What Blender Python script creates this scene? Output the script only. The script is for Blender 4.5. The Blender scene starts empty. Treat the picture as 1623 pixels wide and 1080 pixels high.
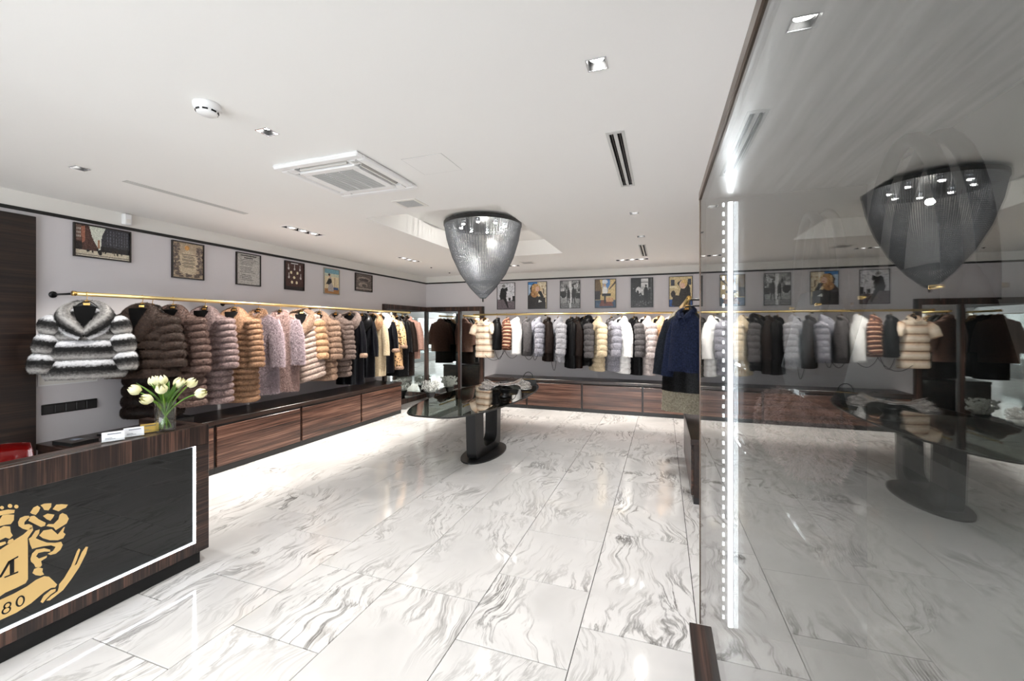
import bpy, math, random
import numpy as np
from mathutils import Vector, Matrix

# ------------------------------------------------------------------ camera, world, exposure
S = bpy.context.scene
C = S.collection
PI = math.pi
CAM_Z = 1.635
YAW = math.atan(239.5 / 669.5)
cam_d = bpy.data.cameras.new('camera'); cam = bpy.data.objects.new('camera', cam_d); C.objects.link(cam)
cam_d.sensor_fit = 'HORIZONTAL'; cam_d.sensor_width = 36.0
cam_d.lens = 36.0 * 669.5 / 1623.0
cam_d.shift_y = -(540 - 519) / 1623.0
cam_d.clip_start = 0.02; cam_d.clip_end = 200
cam.location = (0, 0, CAM_Z); cam.rotation_euler = (PI / 2, 0, YAW)
S.camera = cam
W = bpy.data.worlds.new('world'); S.world = W; W.use_nodes = True
bg = W.node_tree.nodes['Background']; bg.inputs[0].default_value = (0.93, 0.96, 1.0, 1); bg.inputs[1].default_value = 4.3
S.view_settings.view_transform = 'Standard'; S.view_settings.look = 'None'
S.view_settings.gamma = 1.0; S.view_settings.use_curve_mapping = False
S.view_settings.exposure = 0.85
S.cycles.max_bounces = 10; S.cycles.diffuse_bounces = 5; S.cycles.glossy_bounces = 6
S.cycles.transmission_bounces = 8; S.cycles.transparent_max_bounces = 16
S.cycles.sample_clamp_indirect = 6.0
S.cycles.caustics_reflective = False; S.cycles.caustics_refractive = False
LIGHT_DOWN = 45.0      # square downlights (W)
LIGHT_SPOT = 140.0     # each lamp of the triple spot fixtures (W)
LIGHT_CHAND = 22.0     # chandelier

# ------------------------------------------------------------------ helpers
rng = np.random.default_rng(7)
random.seed(7)

def lin(c):
    return tuple(((v / 12.92) if v <= .04045 else ((v + .055) / 1.055) ** 2.4) for v in c)

def link(o, parent=None):
    C.objects.link(o)
    if parent is not None: o.parent = parent
    return o

def mesh(name, V, F, mat=None, parent=None, smooth=False, attrs=None, loc=None, rotz=None):
    me = bpy.data.meshes.new(name)
    me.from_pydata([tuple(v) for v in V], [], [tuple(f) for f in F])
    if mat is not None:
        for m in (mat if isinstance(mat, (list, tuple)) else [mat]): me.materials.append(m)
    if smooth: me.polygons.foreach_set('use_smooth', [True] * len(me.polygons))
    if attrs:
        for k, a in attrs.items():
            at = me.attributes.new(k, 'FLOAT', 'POINT'); at.data.foreach_set('value', np.asarray(a, dtype=np.float32))
    me.update()
    o = bpy.data.objects.new(name, me); link(o, parent)
    if loc is not None: o.location = loc
    if rotz is not None: o.rotation_euler = (0, 0, rotz)
    return o

class MB:
    """collects shapes into one mesh"""
    def __init__(s): s.V = []; s.F = []; s.M = []
    def add(s, V, F, m=0):
        b = len(s.V); s.V += [tuple(v) for v in V]
        for f in F: s.F.append(tuple(i + b for i in f)); s.M.append(m)
        return s
    def box(s, x0, x1, y0, y1, z0, z1, m=0, bev=0.0):
        if bev <= 0:
            V = [(x, y, z) for x in (x0, x1) for y in (y0, y1) for z in (z0, z1)]
            F = [(0, 1, 3, 2), (4, 6, 7, 5), (0, 4, 5, 1), (2, 3, 7, 6), (0, 2, 6, 4), (1, 5, 7, 3)]
            return s.add(V, F, m)
        b = bev; V = []; F = []
        lo = (x0, y0, z0); hi = (x1, y1, z1)
        idx = {}
        for i in (0, 1):
            for j in (0, 1):
                for k in (0, 1):
                    c = [hi[0] if i else lo[0], hi[1] if j else lo[1], hi[2] if k else lo[2]]
                    sg = [-1 if i else 1, -1 if j else 1, -1 if k else 1]
                    for ax in range(3):
                        p = [c[a] + (0 if a == ax else sg[a] * b) for a in range(3)]
                        idx[(i, j, k, ax)] = len(V); V.append(tuple(p))
        g = lambda i, j, k, ax: idx[(i, j, k, ax)]
        for i in (0, 1): F.append((g(i, 0, 0, 0), g(i, 1, 0, 0), g(i, 1, 1, 0), g(i, 0, 1, 0)))
        for j in (0, 1): F.append((g(0, j, 0, 1), g(1, j, 0, 1), g(1, j, 1, 1), g(0, j, 1, 1)))
        for k in (0, 1): F.append((g(0, 0, k, 2), g(1, 0, k, 2), g(1, 1, k, 2), g(0, 1, k, 2)))
        for i in (0, 1):
            for j in (0, 1):
                F.append((g(i, j, 0, 0), g(i, j, 1, 0), g(i, j, 1, 1), g(i, j, 0, 1)))
                F.append((g(i, 0, j, 0), g(i, 1, j, 0), g(i, 1, j, 2), g(i, 0, j, 2)))
                F.append((g(0, i, j, 1), g(1, i, j, 1), g(1, i, j, 2), g(0, i, j, 2)))
        for i in (0, 1):
            for j in (0, 1):
                for k in (0, 1): F.append((g(i, j, k, 0), g(i, j, k, 1), g(i, j, k, 2)))
        return s.add(V, F, m)
    def tube(s, pts, r, n=8, m=0, caps=True):
        pts = [Vector(p) for p in pts]; k = len(pts)
        rr = r if isinstance(r, (list, tuple)) else [r] * k
        V = []; F = []
        t0 = (pts[1] - pts[0]).normalized()
        up = Vector((0, 0, 1)) if abs(t0.z) < .9 else Vector((1, 0, 0))
        a = t0.cross(up).normalized()
        for i, p in enumerate(pts):
            t = (pts[min(i + 1, k - 1)] - pts[max(i - 1, 0)]).normalized()
            a = (a - t * a.dot(t)).normalized(); b = t.cross(a)
            for j in range(n):
                an = 2 * PI * j / n
                V.append(p + (a * math.cos(an) + b * math.sin(an)) * rr[i])
        for i in range(k - 1):
            for j in range(n):
                F.append((i * n + j, i * n + (j + 1) % n, (i + 1) * n + (j + 1) % n, (i + 1) * n + j))
        if caps: F.append(tuple(range(n))[::-1]); F.append(tuple((k - 1) * n + j for j in range(n)))
        return s.add(V, F, m)
    def lathe(s, prof, cx=0, cy=0, n=24, m=0):
        V = []; F = []; k = len(prof)
        for r, z in prof:
            for j in range(n): V.append((cx + r * math.cos(2 * PI * j / n), cy + r * math.sin(2 * PI * j / n), z))
        for i in range(k - 1):
            for j in range(n): F.append((i * n + j, i * n + (j + 1) % n, (i + 1) * n + (j + 1) % n, (i + 1) * n + j))
        return s.add(V, F, m)
    def prism(s, poly, f, h0, h1, m=0):
        """poly: list of 2-D points, f(a,b,h) -> 3-D"""
        n = len(poly); V = [f(a, b, h0) for a, b in poly] + [f(a, b, h1) for a, b in poly]
        F = [tuple(range(n)), tuple(range(2 * n - 1, n - 1, -1))] + [(i, n + i, n + (i + 1) % n, (i + 1) % n) for i in range(n)]
        return s.add(V, F, m)
    def build(s, name, mat, parent=None, smooth=False, **k):
        o = mesh(name, s.V, s.F, mat, parent, smooth, **k)
        if any(s.M): o.data.polygons.foreach_set('material_index', s.M)
        return o

def box(name, x0, x1, y0, y1, z0, z1, mat, parent=None, bev=0.0):
    return MB().box(x0, x1, y0, y1, z0, z1, 0, bev).build(name, mat, parent)

def tag(o, label, cat, group=None, kind=None):
    o['label'] = label; o['category'] = cat
    if group: o['group'] = group
    if kind: o['kind'] = kind
    return o

def thing(name, label, cat, loc=(0, 0, 0), rotz=0.0, group=None):
    o = bpy.data.objects.new(name, None); o.empty_display_size = .05
    C.objects.link(o); o.location = loc; o.rotation_euler = (0, 0, rotz)
    return tag(o, label, cat, group)

def struct(o):
    o['kind'] = 'structure'; return o

def spot(parent, loc, target, watts, angle, blend=.5, color=(1, .95, .88), size=.03):
    d = bpy.data.lights.new('lamp_light', 'SPOT'); d.energy = watts; d.spot_size = math.radians(angle); d.spot_blend = blend
    d.color = color; d.shadow_soft_size = size
    o = bpy.data.objects.new('lamp_light', d); C.objects.link(o); o.location = loc
    o.rotation_euler = (Vector(target) - Vector(loc)).to_track_quat('-Z', 'Y').to_euler()
    o.parent = parent
    if parent is not None: o.matrix_parent_inverse = Matrix.Translation(-Vector(parent.location))
    return o

# ------------------------------------------------------------------ materials
def new_mat(name):
    m = bpy.data.materials.new(name); m.use_nodes = True
    nt = m.node_tree; return m, nt, nt.nodes['Principled BSDF']

def pmat(name, col, rough=.5, metal=0.0, spec=.5, emit=None, es=0.0, bump=None, coat=0.0, srgb=True):
    m, nt, p = new_mat(name)
    c = lin(col) if srgb else col
    p.inputs['Base Color'].default_value = (*c, 1); p.inputs['Roughness'].default_value = rough
    p.inputs['Metallic'].default_value = metal; p.inputs['Specular IOR Level'].default_value = spec
    p.inputs['Coat Weight'].default_value = coat
    if emit: p.inputs['Emission Color'].default_value = (*emit, 1); p.inputs['Emission Strength'].default_value = es
    if bump:
        n = nt.nodes.new('ShaderNodeTexNoise'); n.inputs['Scale'].default_value = bump[0]; n.inputs['Detail'].default_value = 4
        tc = nt.nodes.new('ShaderNodeTexCoord'); nt.links.new(tc.outputs['Object'], n.inputs['Vector'])
        b = nt.nodes.new('ShaderNodeBump'); b.inputs['Strength'].default_value = bump[1]; b.inputs['Distance'].default_value = .01
        nt.links.new(n.outputs['Fac'], b.inputs['Height']); nt.links.new(b.outputs['Normal'], p.inputs['Normal'])
    return m

def ramp(nt, stops, fac=None, interp='LINEAR'):
    r = nt.nodes.new('ShaderNodeValToRGB'); cr = r.color_ramp; cr.interpolation = interp
    while len(cr.elements) > 1: cr.elements.remove(cr.elements[-1])
    cr.elements[0].position = stops[0][0]; cr.elements[0].color = (*lin(stops[0][1]), 1)
    for p, c in stops[1:]:
        e = cr.elements.new(p); e.color = (*lin(c), 1)
    if fac is not None: nt.links.new(fac, r.inputs['Fac'])
    return r

def wood(name, axis, dark=(.07, .048, .042), mid=(.17, .115, .095), light=(.40, .285, .235), rough=.28, scale=1.0):
    """macassar style veneer, fine streaks along the given axis (object space)"""
    m, nt, p = new_mat(name)
    tc = nt.nodes.new('ShaderNodeTexCoord'); mp = nt.nodes.new('ShaderNodeMapping')
    sc = [70 * scale] * 3; sc['XYZ'.index(axis)] = 1.3 * scale
    mp.inputs['Scale'].default_value = sc
    nt.links.new(tc.outputs['Object'], mp.inputs['Vector'])
    n = nt.nodes.new('ShaderNodeTexNoise'); n.inputs['Scale'].default_value = 1.0; n.inputs['Detail'].default_value = 5; n.inputs['Roughness'].default_value = .65
    n.inputs['Distortion'].default_value = .25
    nt.links.new(mp.outputs['Vector'], n.inputs['Vector'])
    mp2 = nt.nodes.new('ShaderNodeMapping'); sc2 = [14 * scale] * 3; sc2['XYZ'.index(axis)] = .5 * scale; mp2.inputs['Scale'].default_value = sc2
    nt.links.new(tc.outputs['Object'], mp2.inputs['Vector'])
    n2 = nt.nodes.new('ShaderNodeTexNoise'); n2.inputs['Scale'].default_value = 1.0; n2.inputs['Detail'].default_value = 3
    nt.links.new(mp2.outputs['Vector'], n2.inputs['Vector'])
    ad = nt.nodes.new('ShaderNodeMath'); ad.operation = 'MULTIPLY_ADD'; ad.inputs[1].default_value = .45
    nt.links.new(n2.outputs['Fac'], ad.inputs[0])
    mu = nt.nodes.new('ShaderNodeMath'); mu.operation = 'MULTIPLY'; mu.inputs[1].default_value = .55
    nt.links.new(n.outputs['Fac'], mu.inputs[0]); nt.links.new(mu.outputs[0], ad.inputs[2])
    r = ramp(nt, [(.38, dark), (.5, mid), (.62, light)], ad.outputs[0])
    nt.links.new(r.outputs['Color'], p.inputs['Base Color']); p.inputs['Roughness'].default_value = rough
    return m

def noisy(name, stops, scale=6, detail=6, rough=.5, stretch=(1, 1, 1), spec=.5, metal=0.0, bump=.0, dist=0.0):
    m, nt, p = new_mat(name)
    tc = nt.nodes.new('ShaderNodeTexCoord'); mp = nt.nodes.new('ShaderNodeMapping'); mp.inputs['Scale'].default_value = stretch
    nt.links.new(tc.outputs['Object'], mp.inputs['Vector'])
    n = nt.nodes.new('ShaderNodeTexNoise'); n.inputs['Scale'].default_value = scale; n.inputs['Detail'].default_value = detail
    n.inputs['Distortion'].default_value = dist
    nt.links.new(mp.outputs['Vector'], n.inputs['Vector'])
    r = ramp(nt, stops, n.outputs['Fac']); nt.links.new(r.outputs['Color'], p.inputs['Base Color'])
    p.inputs['Roughness'].default_value = rough; p.inputs['Specular IOR Level'].default_value = spec; p.inputs['Metallic'].default_value = metal
    if bump:
        b = nt.nodes.new('ShaderNodeBump'); b.inputs['Strength'].default_value = bump; b.inputs['Distance'].default_value = .01
        nt.links.new(n.outputs['Fac'], b.inputs['Height']); nt.links.new(b.outputs['Normal'], p.inputs['Normal'])
    return m

def marble():
    m, nt, p = new_mat('marble_tile')
    L = nt.links.new; N = nt.nodes.new
    tc = N('ShaderNodeTexCoord'); oi = N('ShaderNodeObjectInfo')
    cmb = N('ShaderNodeCombineXYZ')
    for i, k in enumerate((37.0, 91.0, 53.0)):
        mu = N('ShaderNodeMath'); mu.operation = 'MULTIPLY'; mu.inputs[1].default_value = k; L(oi.outputs['Random'], mu.inputs[0]); L(mu.outputs[0], cmb.inputs[i])
    add = N('ShaderNodeVectorMath'); add.operation = 'ADD'; L(tc.outputs['Object'], add.inputs[0]); L(cmb.outputs[0], add.inputs[1])
    # large warp field
    wn = N('ShaderNodeTexNoise'); wn.inputs['Scale'].default_value = 1.1; wn.inputs['Detail'].default_value = 3; L(add.outputs[0], wn.inputs['Vector'])
    ws = N('ShaderNodeVectorMath'); ws.operation = 'SCALE'; ws.inputs['Scale'].default_value = .75; L(wn.outputs['Color'], ws.inputs[0])
    ad2 = N('ShaderNodeVectorMath'); ad2.operation = 'ADD'; L(add.outputs[0], ad2.inputs[0]); L(ws.outputs[0], ad2.inputs[1])
    mp = N('ShaderNodeMapping'); mp.inputs['Rotation'].default_value = (0, 0, .28); mp.inputs['Scale'].default_value = (5.0, .9, 1); L(ad2.outputs[0], mp.inputs['Vector'])
    v1 = N('ShaderNodeTexNoise'); v1.inputs['Scale'].default_value = 1.3; v1.inputs['Detail'].default_value = 9; v1.inputs['Roughness'].default_value = .62; v1.inputs['Distortion'].default_value = .5
    L(mp.outputs['Vector'], v1.inputs['Vector'])
    # ridged veins : |noise-.5|
    sb = N('ShaderNodeMath'); sb.operation = 'SUBTRACT'; sb.inputs[1].default_value = .5; L(v1.outputs['Fac'], sb.inputs[0])
    ab = N('ShaderNodeMath'); ab.operation = 'ABSOLUTE'; L(sb.outputs[0], ab.inputs[0])
    vein = N('ShaderNodeMapRange'); vein.inputs['From Min'].default_value = .0; vein.inputs['From Max'].default_value = .035; vein.inputs['To Min'].default_value = 1; vein.inputs['To Max'].default_value = 0
    L(ab.outputs[0], vein.inputs['Value'])
    # mask where veins gather
    mk = N('ShaderNodeTexNoise'); mk.inputs['Scale'].default_value = 1.7; mk.inputs['Detail'].default_value = 3; L(ad2.outputs[0], mk.inputs['Vector'])
    mr = N('ShaderNodeMapRange'); mr.inputs['From Min'].default_value = .42; mr.inputs['From Max'].default_value = .72; L(mk.outputs['Fac'], mr.inputs['Value'])
    mm = N('ShaderNodeMath'); mm.operation = 'MULTIPLY'; L(vein.outputs[0], mm.inputs[0]); L(mr.outputs[0], mm.inputs[1])
    # second finer family + soft clouds
    mp3 = N('ShaderNodeMapping'); mp3.inputs['Rotation'].default_value = (0, 0, .2); mp3.inputs['Scale'].default_value = (15, 2.4, 1); L(ad2.outputs[0], mp3.inputs['Vector'])
    v2 = N('ShaderNodeTexNoise'); v2.inputs['Scale'].default_value = 1.6; v2.inputs['Detail'].default_value = 8; v2.inputs['Roughness'].default_value = .7; L(mp3.outputs['Vector'], v2.inputs['Vector'])
    r2 = N('ShaderNodeMapRange'); r2.inputs['From Min'].default_value = .52; r2.inputs['From Max'].default_value = .78; L(v2.outputs['Fac'], r2.inputs['Value'])
    m2 = N('ShaderNodeMath'); m2.operation = 'MULTIPLY'; L(r2.outputs[0], m2.inputs[0]); L(mr.outputs[0], m2.inputs[1])
    base = ramp(nt, [(.3, (.83, .825, .82)), (.62, (.92, .915, .91))], mk.outputs['Fac'])
    mxa = N('ShaderNodeMix'); mxa.data_type = 'RGBA'; mxa.inputs['B'].default_value = (*lin((.46, .43, .39)), 1)
    L(m2.outputs[0], mxa.inputs['Factor']); L(base.outputs['Color'], mxa.inputs['A'])
    mxb = N('ShaderNodeMix'); mxb.data_type = 'RGBA'; mxb.inputs['B'].default_value = (*lin((.22, .20, .17)), 1)
    sc = N('ShaderNodeMath'); sc.operation = 'MULTIPLY'; sc.inputs[1].default_value = .85; L(mm.outputs[0], sc.inputs[0])
    L(sc.outputs[0], mxb.inputs['Factor']); L(mxa.outputs['Result'], mxb.inputs['A'])
    L(mxb.outputs['Result'], p.inputs['Base Color'])
    p.inputs['Roughness'].default_value = .07; p.inputs['Specular IOR Level'].default_value = .6
    return m

def thin_glass(name, tint=(1, 1, 1), ior=1.5, rough=0.0):
    m, nt, p = new_mat(name); nt.nodes.remove(p)
    out = nt.nodes['Material Output']
    t = nt.nodes.new('ShaderNodeBsdfTransparent'); t.inputs[0].default_value = (*tint, 1)
    g = nt.nodes.new('ShaderNodeBsdfGlossy'); g.inputs['Roughness'].default_value = rough
    f = nt.nodes.new('ShaderNodeFresnel'); f.inputs['IOR'].default_value = ior
    # fresnel of the outward side for both faces (thin plate)
    ge = nt.nodes.new('ShaderNodeNewGeometry')
    iv = nt.nodes.new('ShaderNodeMix'); iv.inputs['A'].default_value = ior; iv.inputs['B'].default_value = 1 / ior
    nt.links.new(ge.outputs['Backfacing'], iv.inputs['Factor']); nt.links.new(iv.outputs['Result'], f.inputs['IOR'])
    mx = nt.nodes.new('ShaderNodeMixShader')
    nt.links.new(f.outputs[0], mx.inputs[0]); nt.links.new(t.outputs[0], mx.inputs[1]); nt.links.new(g.outputs[0], mx.inputs[2])
    nt.links.new(mx.outputs[0], out.inputs['Surface'])
    return m

def emis(name, col, s):
    m, nt, p = new_mat(name); nt.nodes.remove(p)
    e = nt.nodes.new('ShaderNodeEmission'); e.inputs[0].default_value = (*col, 1); e.inputs[1].default_value = s
    nt.links.new(e.outputs[0], nt.nodes['Material Output'].inputs['Surface']); return m

def fur(name, base, tip, stripes=None, rough=.75, nscale=55, leo=False, contrast=.22, sheen=.15):
    """colour from root to tip (attribute tipf), optional stripes across each band (attribute bandf)"""
    m, nt, p = new_mat(name); L = nt.links.new; N = nt.nodes.new
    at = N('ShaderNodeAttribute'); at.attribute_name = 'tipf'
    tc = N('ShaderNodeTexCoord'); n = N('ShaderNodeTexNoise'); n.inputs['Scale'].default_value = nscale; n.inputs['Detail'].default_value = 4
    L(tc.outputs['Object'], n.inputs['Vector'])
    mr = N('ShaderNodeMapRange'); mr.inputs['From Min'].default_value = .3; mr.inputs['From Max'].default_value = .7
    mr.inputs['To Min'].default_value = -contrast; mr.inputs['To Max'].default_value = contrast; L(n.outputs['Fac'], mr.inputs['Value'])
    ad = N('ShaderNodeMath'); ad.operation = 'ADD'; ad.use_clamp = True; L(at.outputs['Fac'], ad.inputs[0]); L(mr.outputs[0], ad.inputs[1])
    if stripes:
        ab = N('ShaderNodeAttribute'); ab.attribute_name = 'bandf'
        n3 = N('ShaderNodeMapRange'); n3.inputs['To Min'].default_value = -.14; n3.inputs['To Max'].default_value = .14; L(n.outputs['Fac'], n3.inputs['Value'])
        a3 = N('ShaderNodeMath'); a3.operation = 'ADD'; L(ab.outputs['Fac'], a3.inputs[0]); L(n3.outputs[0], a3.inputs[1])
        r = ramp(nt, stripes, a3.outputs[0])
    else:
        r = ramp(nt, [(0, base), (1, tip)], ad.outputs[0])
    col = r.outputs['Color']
    if leo:
        v = N('ShaderNodeTexVoronoi'); v.inputs['Scale'].default_value = 26; L(tc.outputs['Object'], v.inputs['Vector'])
        cr = ramp(nt, [(.30, (0, 0, 0)), (.42, (1, 1, 1))], v.outputs['Distance'])
        mx = N('ShaderNodeMix'); mx.data_type = 'RGBA'; mx.inputs['A'].default_value = (*lin((.16, .10, .07)), 1)
        L(cr.outputs['Color'], mx.inputs['Factor']); L(col, mx.inputs['B']); col = mx.outputs['Result']
    L(col, p.inputs['Base Color']); p.inputs['Roughness'].default_value = rough
    p.inputs['Specular IOR Level'].default_value = .35 if sheen > .04 else .16
    p.inputs['Sheen Weight'].default_value = sheen; p.inputs['Sheen Roughness'].default_value = .4
    return m

M = {}
M['wall'] = pmat('wall_paint', (.83, .815, .825), .75, bump=(160, .06))
M['ceil'] = pmat('ceiling_paint', (.93, .925, .915), .85)
M['frieze'] = pmat('frieze_paint', (.90, .89, .87), .85)
M['grout'] = pmat('grout', (.20, .195, .19), .8)
M['marble'] = marble()
M['woodX'] = wood('veneer_x', 'X'); M['woodY'] = wood('veneer_y', 'Y'); M['woodZ'] = wood('veneer_z', 'Z')
M['benchX'] = wood('bench_veneer_x', 'X', (.17, .11, .09), (.36, .245, .20), (.56, .42, .355), .24)
M['benchY'] = wood('bench_veneer_y', 'Y', (.17, .11, .09), (.36, .245, .20), (.56, .42, .355), .24)
M['darktop'] = wood('dark_top', 'Y', (.10, .07, .06), (.16, .11, .09), (.24, .16, .13), .3)
M['black'] = pmat('black_satin', (.035, .035, .038), .35)
M['blackmat'] = pmat('black_matte', (.03, .03, .032), .7)
M['rail'] = pmat('picture_rail_black', (.05, .05, .05), .5)
M['brass'] = pmat('brushed_brass', (.95, .85, .60), .32, 1.0)
M['vaseglass'] = thin_glass('vase_glass', (.95, .97, .96), 1.75)
M['gold'] = pmat('gold_metal', (.86, .70, .42), .2, 1.0)
M['goldfoil'] = pmat('gold_foil', (.90, .76, .50), .45, .25)
M['steel'] = pmat('chrome', (.85, .86, .88), .12, 1.0)
M['brushed'] = noisy('brushed_metal_sheet', [(.3, (.50, .48, .46)), (.7, (.80, .79, .78))], 30, 6, .32, (1, .06, 1), metal=.85, bump=.15)
M['mirror'] = pmat('mirror', (.93, .95, .94), .0, 1.0)
M['caseglass'] = thin_glass('display_glass', (.93, .95, .94), 2.4)
M['clearglass'] = thin_glass('clear_glass', (.97, .98, .975), 1.5)
M['smokeglass'] = thin_glass('smoked_table_glass', (.30, .34, .32), 2.2)
M['deskglass'] = pmat('black_glass', (.035, .045, .045), .02, 0, .55)
M['panelwood'] = wood('panel_veneer', 'Y', (.055, .04, .035), (.12, .082, .066), (.21, .15, .12), .35)
M['white'] = pmat('white_plastic', (.93, .93, .93), .4)
M['offwhite'] = pmat('warm_white', (.90, .89, .87), .5)
M['greyplastic'] = pmat('grey_mesh', (.55, .54, .54), .7)
M['vent'] = pmat('vent_grey', (.78, .78, .77), .5)
M['led'] = emis('led_white', (.88, .93, 1.0), 14.0)
M['ledcase'] = emis('led_case', (.88, .93, 1.0), 26.0)
M['ledsoft'] = emis('led_edge', (.90, .95, 1.0), 6.0)
M['lamp'] = emis('lamp_face', (1.0, .98, .95), 22.0)
M['taupe'] = noisy('taupe_panel', [(.3, (.30, .275, .26)), (.7, (.40, .37, .35))], 5, 4, .5)
M['darkpanel'] = pmat('dark_end_panel', (.13, .12, .12), .4)
M['bronze'] = pmat('bronze_trim', (.36, .30, .26), .35, .7)
M['graphite'] = pmat('graphite_lacquer', (.13, .13, .135), .38)
M['silver'] = noisy('hammered_silver', [(.3, (.55, .55, .56)), (.7, (.95, .95, .95))], 40, 4, .12, metal=1.0, bump=.5)
M['lining'] = pmat('black_satin_lining', (.03, .028, .03), .85, 0, .12)
M['red'] = pmat('red_patent_leather', (.45, .04, .04), .12, coat=.6)
M['stem'] = noisy('tulip_green', [(.3, (.25, .42, .10)), (.7, (.52, .66, .22))], 12, 3, .45)
M['leaf'] = noisy('leaf_green', [(.3, (.20, .38, .10)), (.7, (.42, .58, .22))], 14, 3, .4)
M['petal'] = noisy('cream_petal', [(.3, (.90, .88, .66)), (.7, (.98, .97, .84))], 14, 3, .5)
M['paper'] = pmat('white_card', (.93, .94, .96), .6)
M['ink'] = pmat('grey_ink', (.45, .47, .52), .8)
M['yellowcard'] = pmat('gold_card', (.86, .72, .36), .45)
M['book'] = pmat('dark_brown_cover', (.16, .13, .125), .4)
M['crystal'] = pmat('white_crystal', (.95, .96, .95), .12, 0, .8)
M['crystal'].node_tree.nodes['Principled BSDF'].inputs['Transmission Weight'].default_value = .15
M['bead'] = pmat('steel_bead', (.50, .51, .53), .34, 1.0)

# ------------------------------------------------------------------ room shell
XL, YB, XR, YF, ZC, ZRAIL = -5.25, 8.68, 0.82, -3.2, 2.815, 2.665

# floor with one object per tile
floor = struct(box('floor', XL - .2, 1.4, YF - .2, YB + .2, -.08, -.010, M['grout']))
cols = {}
x_edge0 = .174
col_edges = []
x = x_edge0 + 1.2
while x > XL - .1:
    col_edges.append(x); x -= .6
joints = {0: [.1, 1.16, 2.36, 3.56], 1: [0.3, 1.5, 2.1, 3.3], 2: [1.10, 2.296, 3.43, 4.63], 3: [.75, 1.984, 2.614, 3.254, 4.454],
          4: [1.1, 2.296, 3.499], 5: [.45, 1.667, 2.30, 3.5], 6: [.15, 1.347, 1.975, 2.62, 3.82]}
tile_meshes = {}
def tile(xc, yc, wx, wy):
    key = (round(wx, 3), round(wy, 3))
    if key not in tile_meshes:
        b = MB().box(-wx / 2 + .0022, wx / 2 - .0022, -wy / 2 + .0022, wy / 2 - .0022, -.010, 0, 0, .0012)
        o = b.build('tile', M['marble'], floor); tile_meshes[key] = o.data
    else:
        o = bpy.data.objects.new('tile', tile_meshes[key]); link(o, floor)
    o.location = (xc, yc, 0)
for ci in range(len(col_edges) - 1):
    x1, x0 = col_edges[ci], col_edges[ci + 1]
    js = list(joints.get(ci, [(ci * .41) % 1.2, (ci * .41) % 1.2 + 1.2]))
    y = js[0]
    while y > YF: y -= 1.2; js.insert(0, y)
    y = js[-1]
    while y < YB: y += 1.2; js.append(y)
    cx0, cx1 = max(x0, XL), min(x1, 1.2)
    if cx1 - cx0 < .05: continue
    for a, b_ in zip(js[:-1], js[1:]):
        a2, b2 = max(a, YF), min(b_, YB)
        if b2 - a2 > .05: tile((cx0 + cx1) / 2, (a2 + b2) / 2, cx1 - cx0, b2 - a2)

# ceiling with real openings
HOLES = []
DOWN = [(-4.075, 1.872), (-2.25, 1.903), (-.28, 1.912), (-.28, 4.535), (-.27, 5.73), (-2.25, -.8), (-4.07, -.8), (-.28, -.8)]
TRIPLE = [(-4.15, 4.01, 'Y'), (-4.16, 6.32, 'Y'), (-.51, 7.63, 'X'), (-2.85, 7.63, 'X')]
SLOTS = [(-.33, -.22, 2.60, 3.645), (-.335, -.235, 6.28, 7.34), (-4.112, -4.045, 2.15, 3.20)]
for dx, dy in DOWN: HOLES.append((dx - .04, dx + .04, dy - .04, dy + .04))
for tx, ty, ax in TRIPLE:
    hx, hy = (.065, .27) if ax == 'Y' else (.27, .065)
    HOLES.append((tx - hx, tx + hx, ty - hy, ty + hy))
for s in SLOTS: HOLES.append((s[0] + .012, s[1] - .012, s[2] + .02, s[3] - .02))
COVE = (-3.03, -1.50, 3.77, 6.60)
HOLES.append(COVE)
def ceiling_grid():
    xs = sorted({XL - .2, 1.4} | {h[0] for h in HOLES} | {h[1] for h in HOLES})
    ys = sorted({YF - .2, YB + .2} | {h[2] for h in HOLES} | {h[3] for h in HOLES})
    V = []; F = []; idx = {}
    def vid(i, j):
        if (i, j) not in idx: idx[(i, j)] = len(V); V.append((xs[i], ys[j], ZC))
        return idx[(i, j)]
    for i in range(len(xs) - 1):
        for j in range(len(ys) - 1):
            mx, my = (xs[i] + xs[i + 1]) / 2, (ys[j] + ys[j + 1]) / 2
            if any(h[0] < mx < h[1] and h[2] < my < h[3] for h in HOLES): continue
            F.append((vid(i, j), vid(i, j + 1), vid(i + 1, j + 1), vid(i + 1, j)))
    return V, F
V_, F_ = ceiling_grid()
ceiling = struct(mesh('ceiling', V_, F_, M['ceil']))
# recess over the chandelier
cb = MB(); x0, x1, y0, y1 = COVE; ZT = 3.06
cb.add([(x0, y0, ZC), (x1, y0, ZC), (x1, y1, ZC), (x0, y1, ZC), (x0, y0, ZT), (x1, y0, ZT), (x1, y1, ZT), (x0, y1, ZT)],
       [(0, 1, 5, 4), (1, 2, 6, 5), (2, 3, 7, 6), (3, 0, 4, 7), (4, 5, 6, 7)])
cb.build('coffer', M['ceil'], ceiling)
box('roof_slab', XL - .2, 1.4, YF - .2, YB + .2, 3.10, 3.2, M['ceil'], ceiling)

struct(box('wall_left', XL - .15, XL, YF - .2, YB + .15, -.08, 3.1, M['wall']))
struct(box('wall_back', XL - .15, XR + .15, YB, YB + .15, -.08, 3.1, M['wall']))
struct(box('wall_right', XR, XR + .15, 1.62, YB + .15, -.08, 3.1, M['wall']))
struct(box('wall_right_front', .62, .62 + .15, YF - .2, 1.62, -.08, 3.1, M['wall']))
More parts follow.
